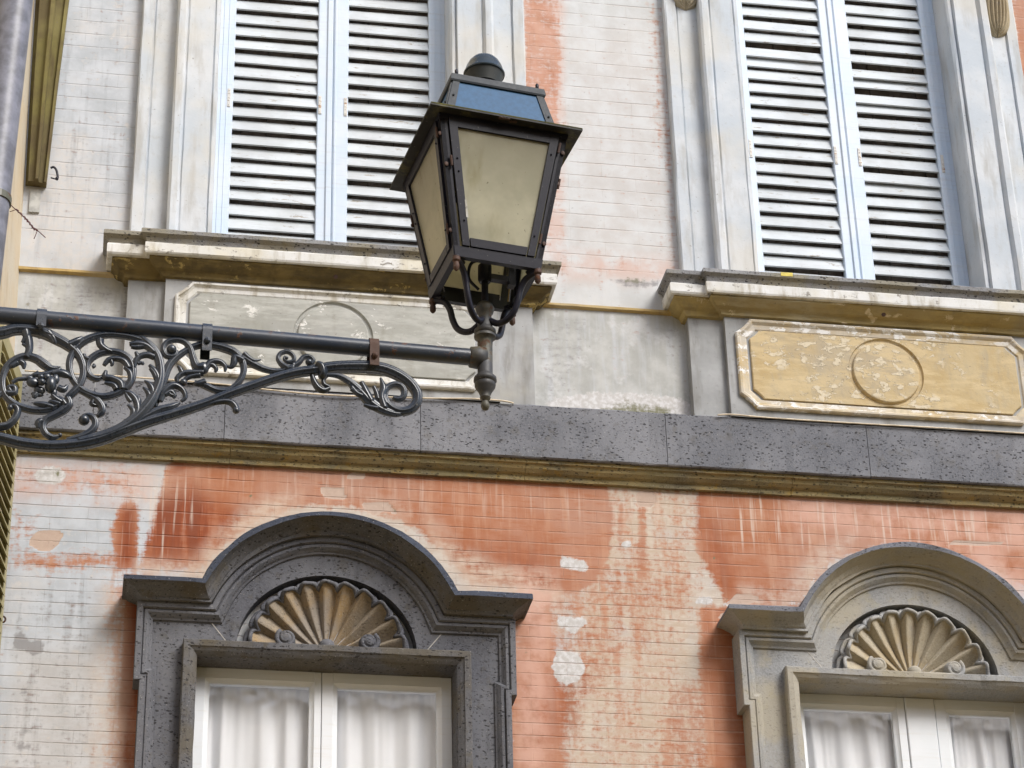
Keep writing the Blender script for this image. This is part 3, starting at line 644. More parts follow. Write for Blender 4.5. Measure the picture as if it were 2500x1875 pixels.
        mb.add(vs, [(j*(nu+1)+i, j*(nu+1)+i+1, (j+1)*(nu+1)+i+1, (j+1)*(nu+1)+i) for j in range(nv) for i in range(nu)])
        mesh('shell_pendant', mb.v, mb.f, SHELT, sur, smooth=True)
    # shutters
    zb, zt = .165, 3.38
    for sx in (-1, 1):
        x0, x1 = (c-.583, c+.003) if sx < 0 else (c+.003, c+.583)
        y0, y1 = .115, .150
        if sx > 0: x0 += .002
        st = .066; meet = .080
        la, lb = (st, meet) if sx < 0 else (meet, st)
        mb = MB()
        mb.bbox(x0, x0+la, y0, y1, zb, zt, .004); mb.bbox(x1-lb, x1, y0, y1, zb, zt, .004)
        mb.bbox(x0+la, x1-lb, y0+.002, y1, zb, zb+.075, .003); mb.bbox(x0+la, x1-lb, y0+.002, y1, zt-.1, zt, .003)
        if sx < 0: mb.bbox(x1-.032, x1-.002, y0-.010, y0+.001, zb, zt, .004)
        else: mb.bbox(x0+.006, x0+.018, y0-.004, y0+.001, zb, zt, .002)
        mb.bbox(x0+.030 if sx < 0 else x1-.036, x0+.036 if sx < 0 else x1-.030, y0-.0025, y0+.001, zb, zt, .001)
        sh = mb.build('shutter', SHUT, pal)
        ml = MB(); z = zb+.075+.008
        while z < zt-.16:
            dz = random.uniform(-.0045, .0045); tl = random.uniform(-.004, .006); s0, s1 = x0+la-.004, x1-lb+.004
            if right and random.random() < .10: dz -= .016
            # slat: inner top edge back, outer bottom edge forward
            yb, zb_ = y0+.004+tl, z+dz; yt, zt_ = y0+.030, z+dz+.073; n_ = Vector((0, -(zt_-zb_), (yb-yt))).normalized()*.0045
            e2 = random.uniform(-.004, .004)
            ml.add([(s0, yb, zb_), (s1, yb, zb_+e2), (s1, yt, zt_+e2), (s0, yt, zt_), (s0, yb+.0092, zb_-.003), (s1, yb+.0092, zb_-.003+e2), (s1, yt+.009, zt_-.006+e2), (s0, yt+.009, zt_-.006)],
                   [(0, 1, 2, 3), (7, 6, 5, 4), (0, 4, 5, 1), (3, 2, 6, 7), (0, 3, 7, 4), (1, 5, 6, 2)])
            z += .0866
        mesh('slats', ml.v, ml.f, SLAT, sh)
        # hinge straps with rivets
        for hz in (1.16 if not right else 1.10,):
            hx = [x0+.036, x1-meet+.006] if sx < 0 else [x0+meet-.022, x1-.05]
            for q, h_ in enumerate(hx):
                mh = MB(); mh.bbox(h_, h_+.016, y0-.0045, y0+.0005, hz, hz+.115, .001)
                for r_ in (.012, .04, .058, .085, .104):
                    mh.ball((h_+.008, y0-.005, hz+r_), .0042, (1, .6, 1), 8, 5)
                mesh('strap', mh.v, mh.f, HINGE, sh)
    mb = MB()
    for i in range(9):
        mb.bbox(c-.60+i*.1335, c-.60+i*.1335+.131, .185+(i % 2)*.004, .21, .16, 3.4, .003)
    mesh('inner_panel', mb.v, mb.f, INNER, sur)
    mb = MB()     # outer frame the leaves close on
    sweep(mb, [(c-.582, .157), (c-.582, 3.42), (c+.582, 3.42), (c+.582, .157)], [(0, -.155), (0, -.118), (.0225, -.118), (.0225, -.155)])
    mesh('shutter_frame', mb.v, mb.f, SHUT, sur)
    return sur
m_OCF = m_plaster('ochre_edged_frame_plaster', (.60,.52,.38), (.50,.38,.20), (.34,.27,.17), (.62,.60,.56), (.78,.77,.75), (.52,.6), sc=1.6, hz=(.50,.46,.40))
INNER = m_plain('brown_grey_inner_boards', (.30,.26,.24), .8, .1)
for b in (0, 1): build_upper(b)

def arc_path(c, R_, zc, half, n=30):
    a0 = math.atan2(math.sqrt(R_**2-half**2), -half); a1 = math.pi-a0
    return [(c+R_*math.cos(a0+(a1-a0)*i/n), zc+R_*math.sin(a0+(a1-a0)*i/n)) for i in range(n+1)]
def build_lower(b):
    c = XL + D*b; right = b == 1
    ST = TUFFT if right else TUFFF; SU = TUFFT if right else TUFFW
    ZC = -1.968; zbot = -4.3
    # hood
    zt = -1.688; Rh = .650; half = math.sqrt(Rh**2-(zt-ZC)**2)
    path = [(c-.706, zt)] + arc_path(c, Rh, ZC, half) + [(c+.706, zt)]
    mb = MB()
    sweep(mb, path, [(-.12, 0), (0, 0), (0, .222), (-.003, .229), (-.027, .230), (-.029, .214), (-.036, .196), (-.050, .168), (-.066, .150), (-.072, .145), (-.083, .144), (-.083, 0)][1:], ret=(True, True), jit=.0020, step=.035, mats=[1, 1, 1, 0, 0, 0, 0, 0, 0, 0, 0])
    # plate (jambs, ear blocks, tympanum)
    E_, S_, ZE = .868, .842, -2.153
    zi = zt-.083; Ri = Rh-.083; hi = math.sqrt(Ri**2-(zi-ZC)**2)
    fpath = [(c-S_, zbot), (c-S_, ZE), (c-E_, ZE), (c-E_, zi)] + arc_path(c, Ri, ZC, hi) + [(c+E_, zi), (c+E_, ZE), (c+S_, ZE), (c+S_, zbot)]
    pm = MB(); pd = .080
    rn = .413; zn = -1.952; narc = [(c+rn*math.cos(math.pi*i/36), zn+rn*.90*math.sin(math.pi*i/36)) for i in range(37)]
    outl = [(c-E_+.01, zn), (c-E_+.01, zi-.005)] + [(x, z-.004) for x, z in arc_path(c, Ri-.003, ZC, hi)] + [(c+E_-.01, zi-.005), (c+E_-.01, zn)] + [(c+rn, zn)] + narc[1:-1] + [(c-rn, zn)]
    # split into two concave-free halves to keep the fill clean
    mid = len(arc_path(c, Ri, ZC, hi))//2
    top = [(x, z-.004) for x, z in arc_path(c, Ri-.003, ZC, hi)]
    L_ = [(c-E_+.01, zn), (c-E_+.01, zi-.005)] + top[:mid+1] + narc[18:]
    R2 = [(c+E_-.01, zi-.005), (c+E_-.01, zn)] + narc[:19] + top[mid:]
    for O in (L_, R2):
        pm.add([(x, -pd, z) for x, z in O], [tuple(range(len(O)))])
    pm.box(c-S_+.01, c-.60, -pd, 0, zbot, zn); pm.box(c+.60, c+S_-.01, -pd, 0, zbot, zn)
    pm.add([(c-E_+.01, -pd, ZE+.004), (c-S_+.01, -pd, ZE+.004), (c-S_+.01, -pd, zn), (c-E_+.01, -pd, zn)], [(0, 1, 2, 3)])
    pm.add([(c+S_-.01, -pd, ZE+.004), (c+E_-.01, -pd, ZE+.004), (c+E_-.01, -pd, zn), (c+S_-.01, -pd, zn)], [(0, 1, 2, 3)])
    k_ = len(narc)   # niche reveal and back
    pm.add([(x, -pd, z) for x, z in narc]+[(x, .035, z) for x, z in narc], [(i, i+1, k_+i+1, k_+i) for i in range(k_-1)])
    pm.add([(x, .03, z) for x, z in narc], [tuple(range(k_))])
    sur = pm.build('window_surround', ST, pal)
    tag(sur, ('light tan-grey' if right else 'dark grey') + ' tuff surround with arched hood over the ' + ('right' if right else 'left') + ' lower window')
    # joints
    for sx in (-1, 1):
        jm_ = MB()
        p0 = Vector((c+sx*.528, zi-.075)); p1 = Vector((c+sx*.452, zn+.01)); t_ = (p1-p0).normalized(); n_ = Vector((-t_.y, t_.x))*.0022
        for A, B in ((p0, p1),):
            q = [(A-n_), (B-n_), (B+n_), (A+n_)]
            jm_.add([(v.x, -pd-.0012, v.y) for v in q]+[(v.x, -pd+.01, v.y) for v in q], [(0, 1, 2, 3), (0, 4, 5, 1), (1, 5, 6, 2), (2, 6, 7, 3), (3, 7, 4, 0)])
        mesh('mortar_joint', jm_.v, jm_.f, MORT, sur)
    mesh('hood', mb.v, mb.f, [SU, TUFFE if right else TUFFD], sur, mi=mb.m)
    mb = MB()
    sweep(mb, fpath, [(0, 0), (0, .118), (-.003, .124), (-.026, .124), (-.029, .117), (-.031, .108), (-.036, .116), (-.048, .115), (-.058, .104), (-.066, .094), (-.074, .090), (-.076, .078)], jit=.0007)
    mesh('frame_moulding', mb.v, mb.f, ST, sur)
    mb = MB()
    sweep(mb, [(c-.588, zbot), (c-.588, -2.018), (c+.588, -2.018), (c+.588, zbot)], [(0, -.16), (0, .100), (.006, .112), (.018, .124), (.032, .133), (.036, .139), (.062, .140), (.067, .134), (.067, 0)], jit=.0008, step=.05)
    mesh('architrave', mb.v, mb.f, SU, sur)
    # scallop shell
    SH = SHELT if right else SHELO
    nf = 11; nu = nf*12; nv = 22; vs = []; r0 = .030; cz = zn-.004
    def rim(th): 
        ph = (th/math.pi*nf) % 1
        return .350*(1-.085*abs(2*ph-1)**5) * (1-.055*math.sin(th)**2)
    for j in range(nv+1):
        v = j/nv
        for i in range(nu+1):
            th = math.pi*i/nu; ph = (th/math.pi*nf) % 1.0
            rr = r0+(rim(th)-r0)*v
            groove = 1-(ph/.72 if ph < .72 else (1-ph)/.28)**.8        # flute between two crisp arrises
            dep = .012 + .090*v**1.4 - .056*groove*(.10+.90*v)*(1 if v < .97 else .8) - .012*math.sin(math.pi*v)
            vs.append((c+rr*math.cos(th), -dep, cz+rr*math.sin(th)))
    fs = [(j*(nu+1)+i, (j+1)*(nu+1)+i, (j+1)*(nu+1)+i+1, j*(nu+1)+i+1) for j in range(nv) for i in range(nu)]
    sm_ = MB(); sm_.add(vs, fs)
    shl = mesh('shell', sm_.v, sm_.f, SH, sur, smooth=True, auto=38)
    # rolled lip following the flutes
    lp = MB(); pts = []; rad = []
    for i in range(nu+1):
        th = math.pi*i/nu; ph = (th/math.pi*nf) % 1.0; g_ = 1-(ph/.72 if ph < .72 else (1-ph)/.28)**.8
        r_ = rim(th)+.006+(.010 if ph < .10 or ph > .9 else 0)*0; pts.append((c+r_*math.cos(th), -(.110-.046*g_), cz+r_*math.sin(th))); rad.append(.0095)
    lp.tube(pts, rad, 8)
    pts = [(c+(rim(math.pi*i/nu)+.024)*math.cos(math.pi*i/nu), -.066+.020*(1-abs(2*((i/nu*nf) % 1)-1)**4), cz+(rim(math.pi*i/nu)+.024)*math.sin(math.pi*i/nu)) for i in range(nu+1)]
    lp.tube(pts, .012, 8)
    mesh('shell_rim', lp.v, lp.f, ST, shl, smooth=True)
    for sx in (-1, 1):
        vo = MB(); vx, vz = c+sx*.190, cz+.046; ax = .045
        pts = []; rad = []
        for i in range(34):
            a = i/33*2*math.pi*1.75; r_ = .045*(1-i/33*.78)
            pts.append((vx+sx*(-.0)+sx*r_*math.sin(a+.6), -.095-.014*i/33, vz+r_*math.cos(a+.6))); rad.append(.0115*(1-.45*i/33))
        vo.tube(pts, rad, 8); vo.ball((vx, -.066, vz), .046, (1, 1.1, 1), 14, 10)
        vo.tube([(vx, -.04, vz-.028), (vx-sx*.07, -.035, cz+.006), (vx-sx*.15, -.02, cz+.004)], [.022, .014, .008], 10)
        mesh('volute', vo.v, vo.f, ST, shl, smooth=True)
    kb = MB(); kb.lathe([(.022, cz-.004), (.030, cz+.010), (.036, cz+.03), (.034, cz+.048), (.022, cz+.060), (.008, cz+.064)], (c, -.055), 14)
    mesh('knob', kb.v, kb.f, ST, shl, smooth=True)
    # sill of the lower window (below the picture)
    sl = MB(); sl.bbox(c-.92, c+.92, -.20, .16, zbot-.16, zbot-.002, .01); mesh('sill', sl.v, sl.f, ST, sur)
    # casements
    yF, yG = .028, .046
    def leaf(x0, x1, gl0, gl1, name='casement'):
        z1 = -2.0185; z0 = zbot+.002; zg = -2.088
        mb = MB()
        mb.bbox(x0, gl0-.020, yF, yF+.05, z0, z1, .0025); mb.bbox(gl1+.020, x1, yF, yF+.05, z0, z1, .0025)
        mb.bbox(gl0-.020, gl1+.020, yF+.0006, yF+.05, zg+.020, z1, .0005); mb.bbox(gl0-.020, gl1+.020, yF+.0006, yF+.05, z0, z0+.10, .0005)
        # bead round the pane
        sweep(mb, [(gl0, z0+.12), (gl0, zg), (gl1, zg), (gl1, z0+.12)], [(.0, -.070), (0, -.043), (.010, -.039), (.017, -.034), (.0205, -.031), (.0205, -.075)])
        mb.box(gl0, gl1, yF+.01, yF+.04, z0+.095, z0+.12)
        o = mb.build(name, WOODW, pal)
        gm = MB(); gm.box(gl0-.004, gl1+.004, yG, yG+.004, z0+.11, zg+.004); mesh('pane', gm.v, gm.f, GLASS, o)
        return o
    if not right:
        lv = [(c-.588, c-.0135, c-.521, c-.067), (c-.0105, c+.588, c+.062, c+.518)]
    else:
        lv = [(c-.588, c-.037, c-.530, c-.097), (c+.113, c+.588, c+.186, c+.490)]
        mb = MB(); mb.bbox(c-.0345, c+.1105, yF-.006, yF+.045, zbot+.002, -2.0185, .004); mb.build('mullion', WOODW, pal)
    for a in lv: leaf(*a)
    # curtains, one behind each leaf
    for q, (x0, x1, g0, g1) in enumerate(lv):
        pos = ('left' if q == 0 else 'right')
        nx = 150; zc_ = [-2.080, -2.100, -2.13, -2.17, -2.25, -2.4, -2.7, -3.2, zbot+.15]; vs = []; ww = g1-g0+.05
        ph = [random.uniform(0, 6.28) for _ in range(6)]
        for j, z in enumerate(zc_):
            s_ = min(1, (j)/5.)
            for i in range(nx+1):
                u = i/nx
                dx = .010*math.sin(2*math.pi*1.7*u+ph[1])*s_
                y = .086 + .006*math.sin(2*math.pi*5.3*u+ph[2]+.6*s_+1.2*math.sin(4*u)) + .012*s_*math.sin(2*math.pi*3.4*u+ph[3]) + .003*math.sin(2*math.pi*13*u+ph[4]+1.5*math.sin(5*u))*(1-s_*.8)
                zz = z + (.0008*math.sin(2*math.pi*7*u+ph[0]+2*math.sin(9*u)) if j == 0 else 0)
                vs.append((g0-.025+ww*u+dx, y, zz))
        fs = [(j*(nx+1)+i, (j+1)*(nx+1)+i, (j+1)*(nx+1)+i+1, j*(nx+1)+i+1) for j in range(len(zc_)-1) for i in range(nx)]
        cu = mesh('curtain', vs, fs, CLOTH, None, smooth=True)
        tag(cu, 'sheer white curtain behind the %s pane of the %s lower window' % (pos, 'right' if right else 'left'), 'curtain', 'white curtains in the lower windows')
    rd = MB(); rd.tube([(c-.58, .086, -2.078), (c+.58, .086, -2.078)], .006, 8); rd.build('curtain_rod', WOODW, pal)
for b in (0, 1): build_lower(b)

# thin cables lying along the top of the string course
def pcurve(pts, n=8):
    P = [Vector(p) for p in pts]; P = [P[0]]+P+[P[-1]]; out = []
    for i in range(1, len(P)-2):
        for k_ in range(n):
            t = k_/n; a, b, c, d = P[i-1:i+3]
            out.append(.5*((2*b)+(c-a)*t+(2*a-5*b+4*c-d)*t*t+(3*b-a-3*c+d)*t**3))
    out.append(P[-2]); return out
mb = MB(); mb.tube(pcurve([at(x, y, .113) for x, y in ((60,905),(225,915),(400,926),(560,940),(651,951),(800,964),(1032,972),(1150,973),(1223,978),(1254,984))]), .0042, 8)
tag(mb.build('cable', CREAM, None, smooth=True), 'cream cable lying on the grey stone band under the left grey panel', 'cable')
mb = MB(); mb.tube(pcurve([at(x, y, .113) for x, y in ((1752,1013),(1790,1012),(1880,1020),(2100,1034),(2300,1045),(2520,1059),(2700,1069))]), .0042, 8)
tag(mb.build('cable', CREAM, None, smooth=True), 'cream cable lying on the grey stone band under the ochre panel', 'cable')

# ------------------------------------------------------------------ the wing on the left
XW = lambda d, z: -1.853 - .024*z - .14*d
wing = empty('wing', (-2.4, -3, -8.02), 'cream rendered side wing meeting the facade at the left edge of the picture', 'building')
mb = MB(); n_ = 12
zz = np.linspace(-8.02, 5, 14)
vs = [(XW(d, z), -d, z) for d in (-.0, 7.0) for z in zz] + [(XW(d, z)-1.5, -d, z) for d in (-.0, 7.0) for z in zz]; k_ = len(zz)
mb.add(vs, [(i, k_+i, k_+i+1, i+1) for i in range(k_-1)] + [(k_+i, 3*k_+i, 3*k_+i+1, k_+i+1) for i in range(k_-1)] + [(k_-1, 2*k_-1, 4*k_-1, 3*k_-1)])
mb.build('wall', WING, wing)
# moulded timber board standing in the corner, hook on its edge
mb = MB()
pr = [(0, 0), (.05, .010), (.10, .012), (.13, .05), (.42, .055), (.48, .085), (.60, .085), (.64, .05), (.86, .045), (.90, .065), (1.0, .06), (1.0, 0)]
def board(px0, px1, py, d):
    a = at(px0, py[0], d); b = at(px1, py[1], d); return a, b
rs = []
for (a, b) in ((at(62, 446, .03), at(113, 452, .03)), (at(74, 210, .03), at(141, 214, .03)), (at(88, -20, .03), at(171, -18, .03)), (at(110, -260, .03), at(210, -258, .03))):
    rs.append([(a[0]+(b[0]-a[0])*u, -.004-v*.9, a[2]+(b[2]-a[2])*u) for u, v in pr])
k_ = len(pr); vs = [v for r in rs for v in r]
mb.add(vs, [(i*k_+j, i*k_+j+1, (i+1)*k_+j+1, (i+1)*k_+j) for i in range(3) for j in range(k_-1)]+[tuple(range(k_-1, -1, -1)), tuple(3*k_+j for j in range(k_))])
mbd = mb.build('moulded_board', MOULDW, wing)
mb = MB(); mb.box(*sorted((at(75, 455, .01)[0], at(101, 455, .01)[0])), -.012, -.0005, at(88, 518, .01)[2], at(88, 462, .01)[2]); mb.build('wall_patch', OLDW, wing)
mb = MB(); mb.tube(pcurve([at(x, y, .09) for x, y in ((124,410),(131,408),(137,414),(140,424),(141,434))]), [.006]*32+[.006]*1, 8)
mb.ball(at(139, 436, .09), .009, (1, 1, 1.1)); mb.tube([at(139, 438, .09), at(124, 434, .09)], .004, 6)
tag(mb.build('hook', IRON, None, smooth=True), 'small black iron hook on the edge of the olive board', 'hook')
# downpipe with band, wire
pip = empty('downpipe', (-2.0, -1.45, -8.02), 'grey blue downpipe on the cream wing at the top left edge', 'pipe')
mb = MB(); r_ = .075; pts = []
for py in (-300, 0, 320, 620, 900, 1300, 2200):
    px = 81-.1145*py; a = at(px, py, 1.45); pts.append((a[0]-r_, a[1], a[2]))
mb.tube(pts, r_, 24); mb.build('pipe', PIPEP, pip, smooth=True)
zc_ = at(0, 490, 1.45); px_ = at(81-.1145*480, 480, 1.45)[0]-r_
mb = MB(); mb.lathe([(r_+.001, zc_[2]-.016), (r_+.006, zc_[2]-.016), (r_+.006, zc_[2]+.016), (r_+.001, zc_[2]+.016)], (px_, -1.45), 24); mb.build('clamp_band', m_iron('olive_band_paint', (.10,.10,.07), (.07,.07,.05)), pip)
mb = MB(); mp = pcurve([at(x, y, 1.36) for x, y in ((-6,468),(10,482),(26,500),(40,513),(58,530),(70,543),(82,558),(92,563),(111,580))], 14)
mb.tube(mp, .0022, 6); mb.tube([Vector(p)+Vector((.005*math.sin(i*.9), 0, .005*math.cos(i*.9))) for i, p in enumerate(mp) if 40 < i < 96], .002, 6)
mb.tube([at(24, 517, 1.36), at(38, 512, 1.36), at(46, 514, 1.36)], .0018, 6); mb.tube([at(92, 561, 1.36), at(87, 574, 1.36), at(83, 583, 1.36)], .0018, 6)
tag(mb.build('wire', WIRE, None, smooth=True), 'dark twisted wire end hanging out from the grey downpipe', 'wire')
# pale conduit in the corner and open shutter, iron ring
mb = MB(); mb.tube([at(40, 1040, .05), at(33, 1098, .05), at(13, 1300, .05), at(0, 1453, .05), at(-20, 1700, .05), at(-40, 2000, .05)], .0075, 8)
tag(mb.build('conduit', m_plain('pale_conduit', (.62,.60,.50), .5), None, smooth=True), 'thin pale conduit running down the corner beside the olive shutter', 'conduit')
mb = MB(); ang = .17; hx, hy = XW(.12, -1.4)+.015, -.12
def sp(u, w_, z): return (hx - math.sin(ang)*u + math.cos(ang)*w_, hy - math.cos(ang)*u - math.sin(ang)*w_, z)
def sbox(m_, u0, u1, w0, w1, z0, z1):
    vs = [sp(u, w_, z) for z in (z0, z1) for u, w_ in ((u0, w0), (u1, w0), (u1, w1), (u0, w1))]
    m_.add(vs, [(0, 1, 2, 3), (7, 6, 5, 4), (0, 4, 5, 1), (1, 5, 6, 2), (2, 6, 7, 3), (3, 7, 4, 0)])
for u0, u1 in ((0, .05), (.50, .55)): sbox(mb, u0, u1, 0, .035, -2.3, -.66)
sbox(mb, .05, .5, 0, .035, -2.3, -2.2); sbox(mb, .05, .5, 0, .035, -.74, -.66)
wsh = mb.build('shutter', OLIVE, wing)
mb = MB(); z = -2.18
while z < -.78:
    vs = [sp(u, w_, z+dz) for u in (.05, .5) for w_, dz in ((.046, 0), (.046, .008), (.006, .050), (.006, .042))]
    mb.add(vs, [(0, 1, 2, 3), (7, 6, 5, 4), (0, 4, 5, 1), (1, 5, 6, 2), (2, 6, 7, 3), (3, 7, 4, 0)]); z += .062
mesh('slats', mb.v, mb.f, OLIVE, wsh)
mb = MB(); rp = at(4, 1512, .05); mb.tube([(rp[0]+.017*math.cos(a), rp[1], rp[2]+.016*math.sin(a)) for a in np.linspace(0, 6.2832, 25)], .0045, 8)
mb.tube([(rp[0]-.017, rp[1], rp[2]), (rp[0]-.05, rp[1]+.045, rp[2])], .004, 6)
tag(mb.build('iron_ring', RUST, None, smooth=True), 'rusty iron ring at the left edge beside the grey mould stains', 'ring')

# ------------------------------------------------------------------ the street lamp
LX, LY, LZ, LA = -.2302, -3.9745, -1.8820, .1351
lamp = empty('street_lamp', (LX, LY, LZ), 'black four sided lantern on a blue grey scrolled iron wall bracket', 'street lamp', rot=(0, .016, LA))
LM = Matrix.Translation((LX, LY, LZ)) @ lamp.rotation_euler.to_matrix().to_4x4(); LI = LM.inverted()
def lpart(mb, name, mat, par=None, smooth=False, auto=None):
    o = mesh(name, mb.v, mb.f, mat, par or lamp, smooth, mb.m, local=True, auto=auto); return o
def sq(mb, h0, z0, h1, z1, mi=0):
    mb.add([(sx*h0, sy*h0, z0) for sx, sy in ((-1,-1),(1,-1),(1,1),(-1,1))]+[(sx*h1, sy*h1, z1) for sx, sy in ((-1,-1),(1,-1),(1,1),(-1,1))],
           [(0,1,5,4),(1,2,6,5),(2,3,7,6),(3,0,4,7)], mi)
HT, HB, ZT, ZB = .2127, .1375, -.003, -.480
def face_pt(k, u, v, w_):      # k face, u -1..1 across, v 0 bottom..1 top, w outward
    h = HB+(HT-HB)*v; z = ZB+(ZT-ZB)*v; x, y = u*h, -(h+w_)
    a = k*math.pi/2; return (x*math.cos(a)-y*math.sin(a), x*math.sin(a)+y*math.cos(a), z)
def fu(v, m_): return (m_)/(HB+(HT-HB)*v)       # metres -> u
def fbar(mb, k, q, w0, w1, mi=0):               # quad given as (x metres from edge side, v) in face coords -> slab
    vs = [face_pt(k, u, v, w_) for w_ in (w1, w0) for u, v in q]
    mb.add(vs, [(0,1,2,3),(7,6,5,4),(0,4,5,1),(1,5,6,2),(2,6,7,3),(3,7,4,0)], mi)
# body frame: posts, top and bottom rails
mb = MB()
for k in range(4):
    for sx in (-1, 1):
        q = [(sx*1.0, 0), (sx*(1-fu(0, .020)), 0), (sx*(1-fu(1, .024)), 1), (sx*1.0, 1)]
        if sx > 0: q = q[::-1]
        fbar(mb, k, q, -.014, .0)
    fbar(mb, k, [(-1, 0), (1, 0), (1, .072), (-1, .072)], -.016, .003)
    fbar(mb, k, [(-1, .955), (1, .955), (1, 1), (-1, 1)], -.016, .002)
body = lpart(mb, 'lantern_frame', IRON)
for k in range(4):
    mb = MB(); o_, i_ = .027, .054
    U = lambda v, mgn: 1-fu(v, mgn)
    v0, v1, vi0, vi1 = .078, .965, .135, .905
    for sx in (-1, 1):
        q = [(-U(v0, o_), v0), (-U(v0, i_-.004), v0), (-U(v1, i_), v1), (-U(v1, o_), v1)]
        if sx > 0: q = [(-a, b) for a, b in q][::-1]
        fbar(mb, k, q, -.006, .007)
    fbar(mb, k, [(-U(v0, i_), v0), (U(v0, i_), v0), (U(vi0, i_), vi0), (-U(vi0, i_), vi0)], -.006, .0066)
    fbar(mb, k, [(-U(vi1, i_), vi1), (U(vi1, i_), vi1), (U(v1, i_), v1), (-U(v1, i_), v1)], -.006, .0066)
    for sx, v in ((-1, .68), (-1, .59), (1, .82), (1, .22), (-1, .25)):
        mb.ball(face_pt(k, sx*(U(v, .041)), v, .008), .0035, seg=8, rings=5)
    dr = lpart(mb, 'lantern_door', IRON, body)
    if k == 0:
        ch = MB(); q_ = [(-.9, .28)]; v_a, v_b = .27, .40
        fbar(ch, 0, [(-U(v_a, i_+.001), v_a), (-U(v_a, i_-.006), v_a+.004), (-U(v_b, i_-.004), v_b-.006), (-U(v_b, i_+.001), v_b)], .0066, .0078)
        lpart(ch, 'paint_chip', BANDW, dr)
    for sx, v in ((-1, .62), (1, .84), (1, .17)):
        hg = MB()
        p = face_pt(k, sx*(1-fu(v, .020)), v, .008); p2 = face_pt(k, sx*(1-fu(v+.07, .020)), v+.07, .008)
        hg.tube([p, p2], .0042, 8); p3 = face_pt(k, sx*(1-fu(v+.01, .004)), v+.012, .003); hg.ball(p3, .007, (1, .4, 1.2), 8, 5)
        lpart(hg, 'hinge', RUST, body)
    gm = MB(); fbar(gm, k, [(-U(vi0, i_-.004), vi0-.01), (U(vi0, i_-.004), vi0-.01), (U(vi1, i_-.004), vi1+.01), (-U(vi1, i_-.004), vi1+.01)], -.004, -.001)
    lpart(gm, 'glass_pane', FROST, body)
# eave plate
mb = MB(); sq(mb, .250, -.008, .250, -.002); sq(mb, .2505, -.002, .249, .003, 2); sq(mb, .249, .003, .185, .010, 2); sq(mb, .212, -.006, .250, -.008); sq(mb, .10, -.0055, .212, -.006)
for sx, r_ in ((-1, .004), (1, .005)): pass
for i in range(5): mb.ball((.0+.012*i-.02, -.240+random.uniform(-.006, .006), -.010), random.uniform(.004, .008), (1.3, 1, .6), 8, 5, 1)
eav = lpart(mb, 'eave_plate', [EAVE, RUST, m_iron('green_moss_on_iron', (.085,.080,.022), (.05,.046,.02), rth=.72, rough=.9, moss=(.16,.145,.04), spec=.1)])
# neck with blue panels
mb = MB(); h0, h1, z0, z1 = .186, .150, .010, .176; sq(mb, .188, .004, .187, .012)
def neck(k, u, v, w_):
    h = h0+(h1-h0)*v; z = z0+(z1-z0)*v; x, y = u*h, -(h+w_); a = k*math.pi/2
    return (x*math.cos(a)-y*math.sin(a), x*math.sin(a)+y*math.cos(a), z)
pb = MB()
for k in range(4):
    for sx in (-1, 1):
        q = [(-1, 0), (-.86, 0), (-.85, 1), (-1, 1)]
        if sx > 0: q = [(-a, b) for a, b in q][::-1]
        vs = [neck(k, u, v, w_) for w_ in (.005, -.006) for u, v in q]; mb.add(vs, [(0,1,2,3),(7,6,5,4),(0,4,5,1),(1,5,6,2),(2,6,7,3),(3,7,4,0)])
    mb.ball(neck(k, -.93, .55, .007), .004, seg=8, rings=5); mb.ball(neck(k, .94, .40, .007), .004, seg=8, rings=5)
    vs = [neck(k, u, v, w_) for w_ in (.001, -.004) for u, v in ((-.9, 0), (.9, 0), (.9, 1), (-.9, 1))]; pb.add(vs, [(0,1,2,3),(7,6,5,4),(0,4,5,1),(1,5,6,2),(2,6,7,3),(3,7,4,0)])
nk = lpart(mb, 'roof_frame', IRONR); lpart(pb, 'roof_panel', BLUEP, nk)
mb = MB(); sq(mb, .158, .170, .160, .176); sq(mb, .160, .176, .156, .200); sq(mb, .156, .200, .045, .206); sq(mb, .140, .170, .158, .170)
rim_ = lpart(mb, 'roof_cap_plate', IRONR)
for sx, sy in ((-1,-1),(1,-1),(1,1),(-1,1)):
    mb = MB(); mb.lathe([(.006, .198), (.006, .222), (.004, .226)], (sx*.136, sy*.142), 8); lpart(mb, 'pin', IRON, rim_, True)
mb = MB(); mb.lathe([(.046, .200), (.046, .207), (.037, .212), (.037, .335), (.02, .335)], seg=32)
lpart(mb, 'chimney', IRON, None, True, 30)
mb = MB(); mb.lathe([(.030, .330), (.046, .302), (.0500, .287), (.0525, .287), (.0535, .292), (.0600, .318), (.0635, .330), (.0680, .332), (.0690, .336), (.0655, .341), (.0600, .362), (.0520, .380), (.0400, .395), (.024, .405), (.006, .409)], seg=40)
for i, f in enumerate(mb.f):
    zf = sum(mb.v[q][2] for q in f)/len(f)
    mb.m[i] = (2 if i < 40*2 else 1) if zf < .331 else 0
lpart(mb, 'chimney_cap', [CAPP, m_iron('dull_olive_cap_bowl', (.044,.048,.046), (.034,.038,.036), rth=.68, rough=.5, spec=.3), m_plain('shade_dark_inside', (.006,.006,.008), .9, .1)], None, True, 35)  # inner bell coloured black for the shade inside its opening
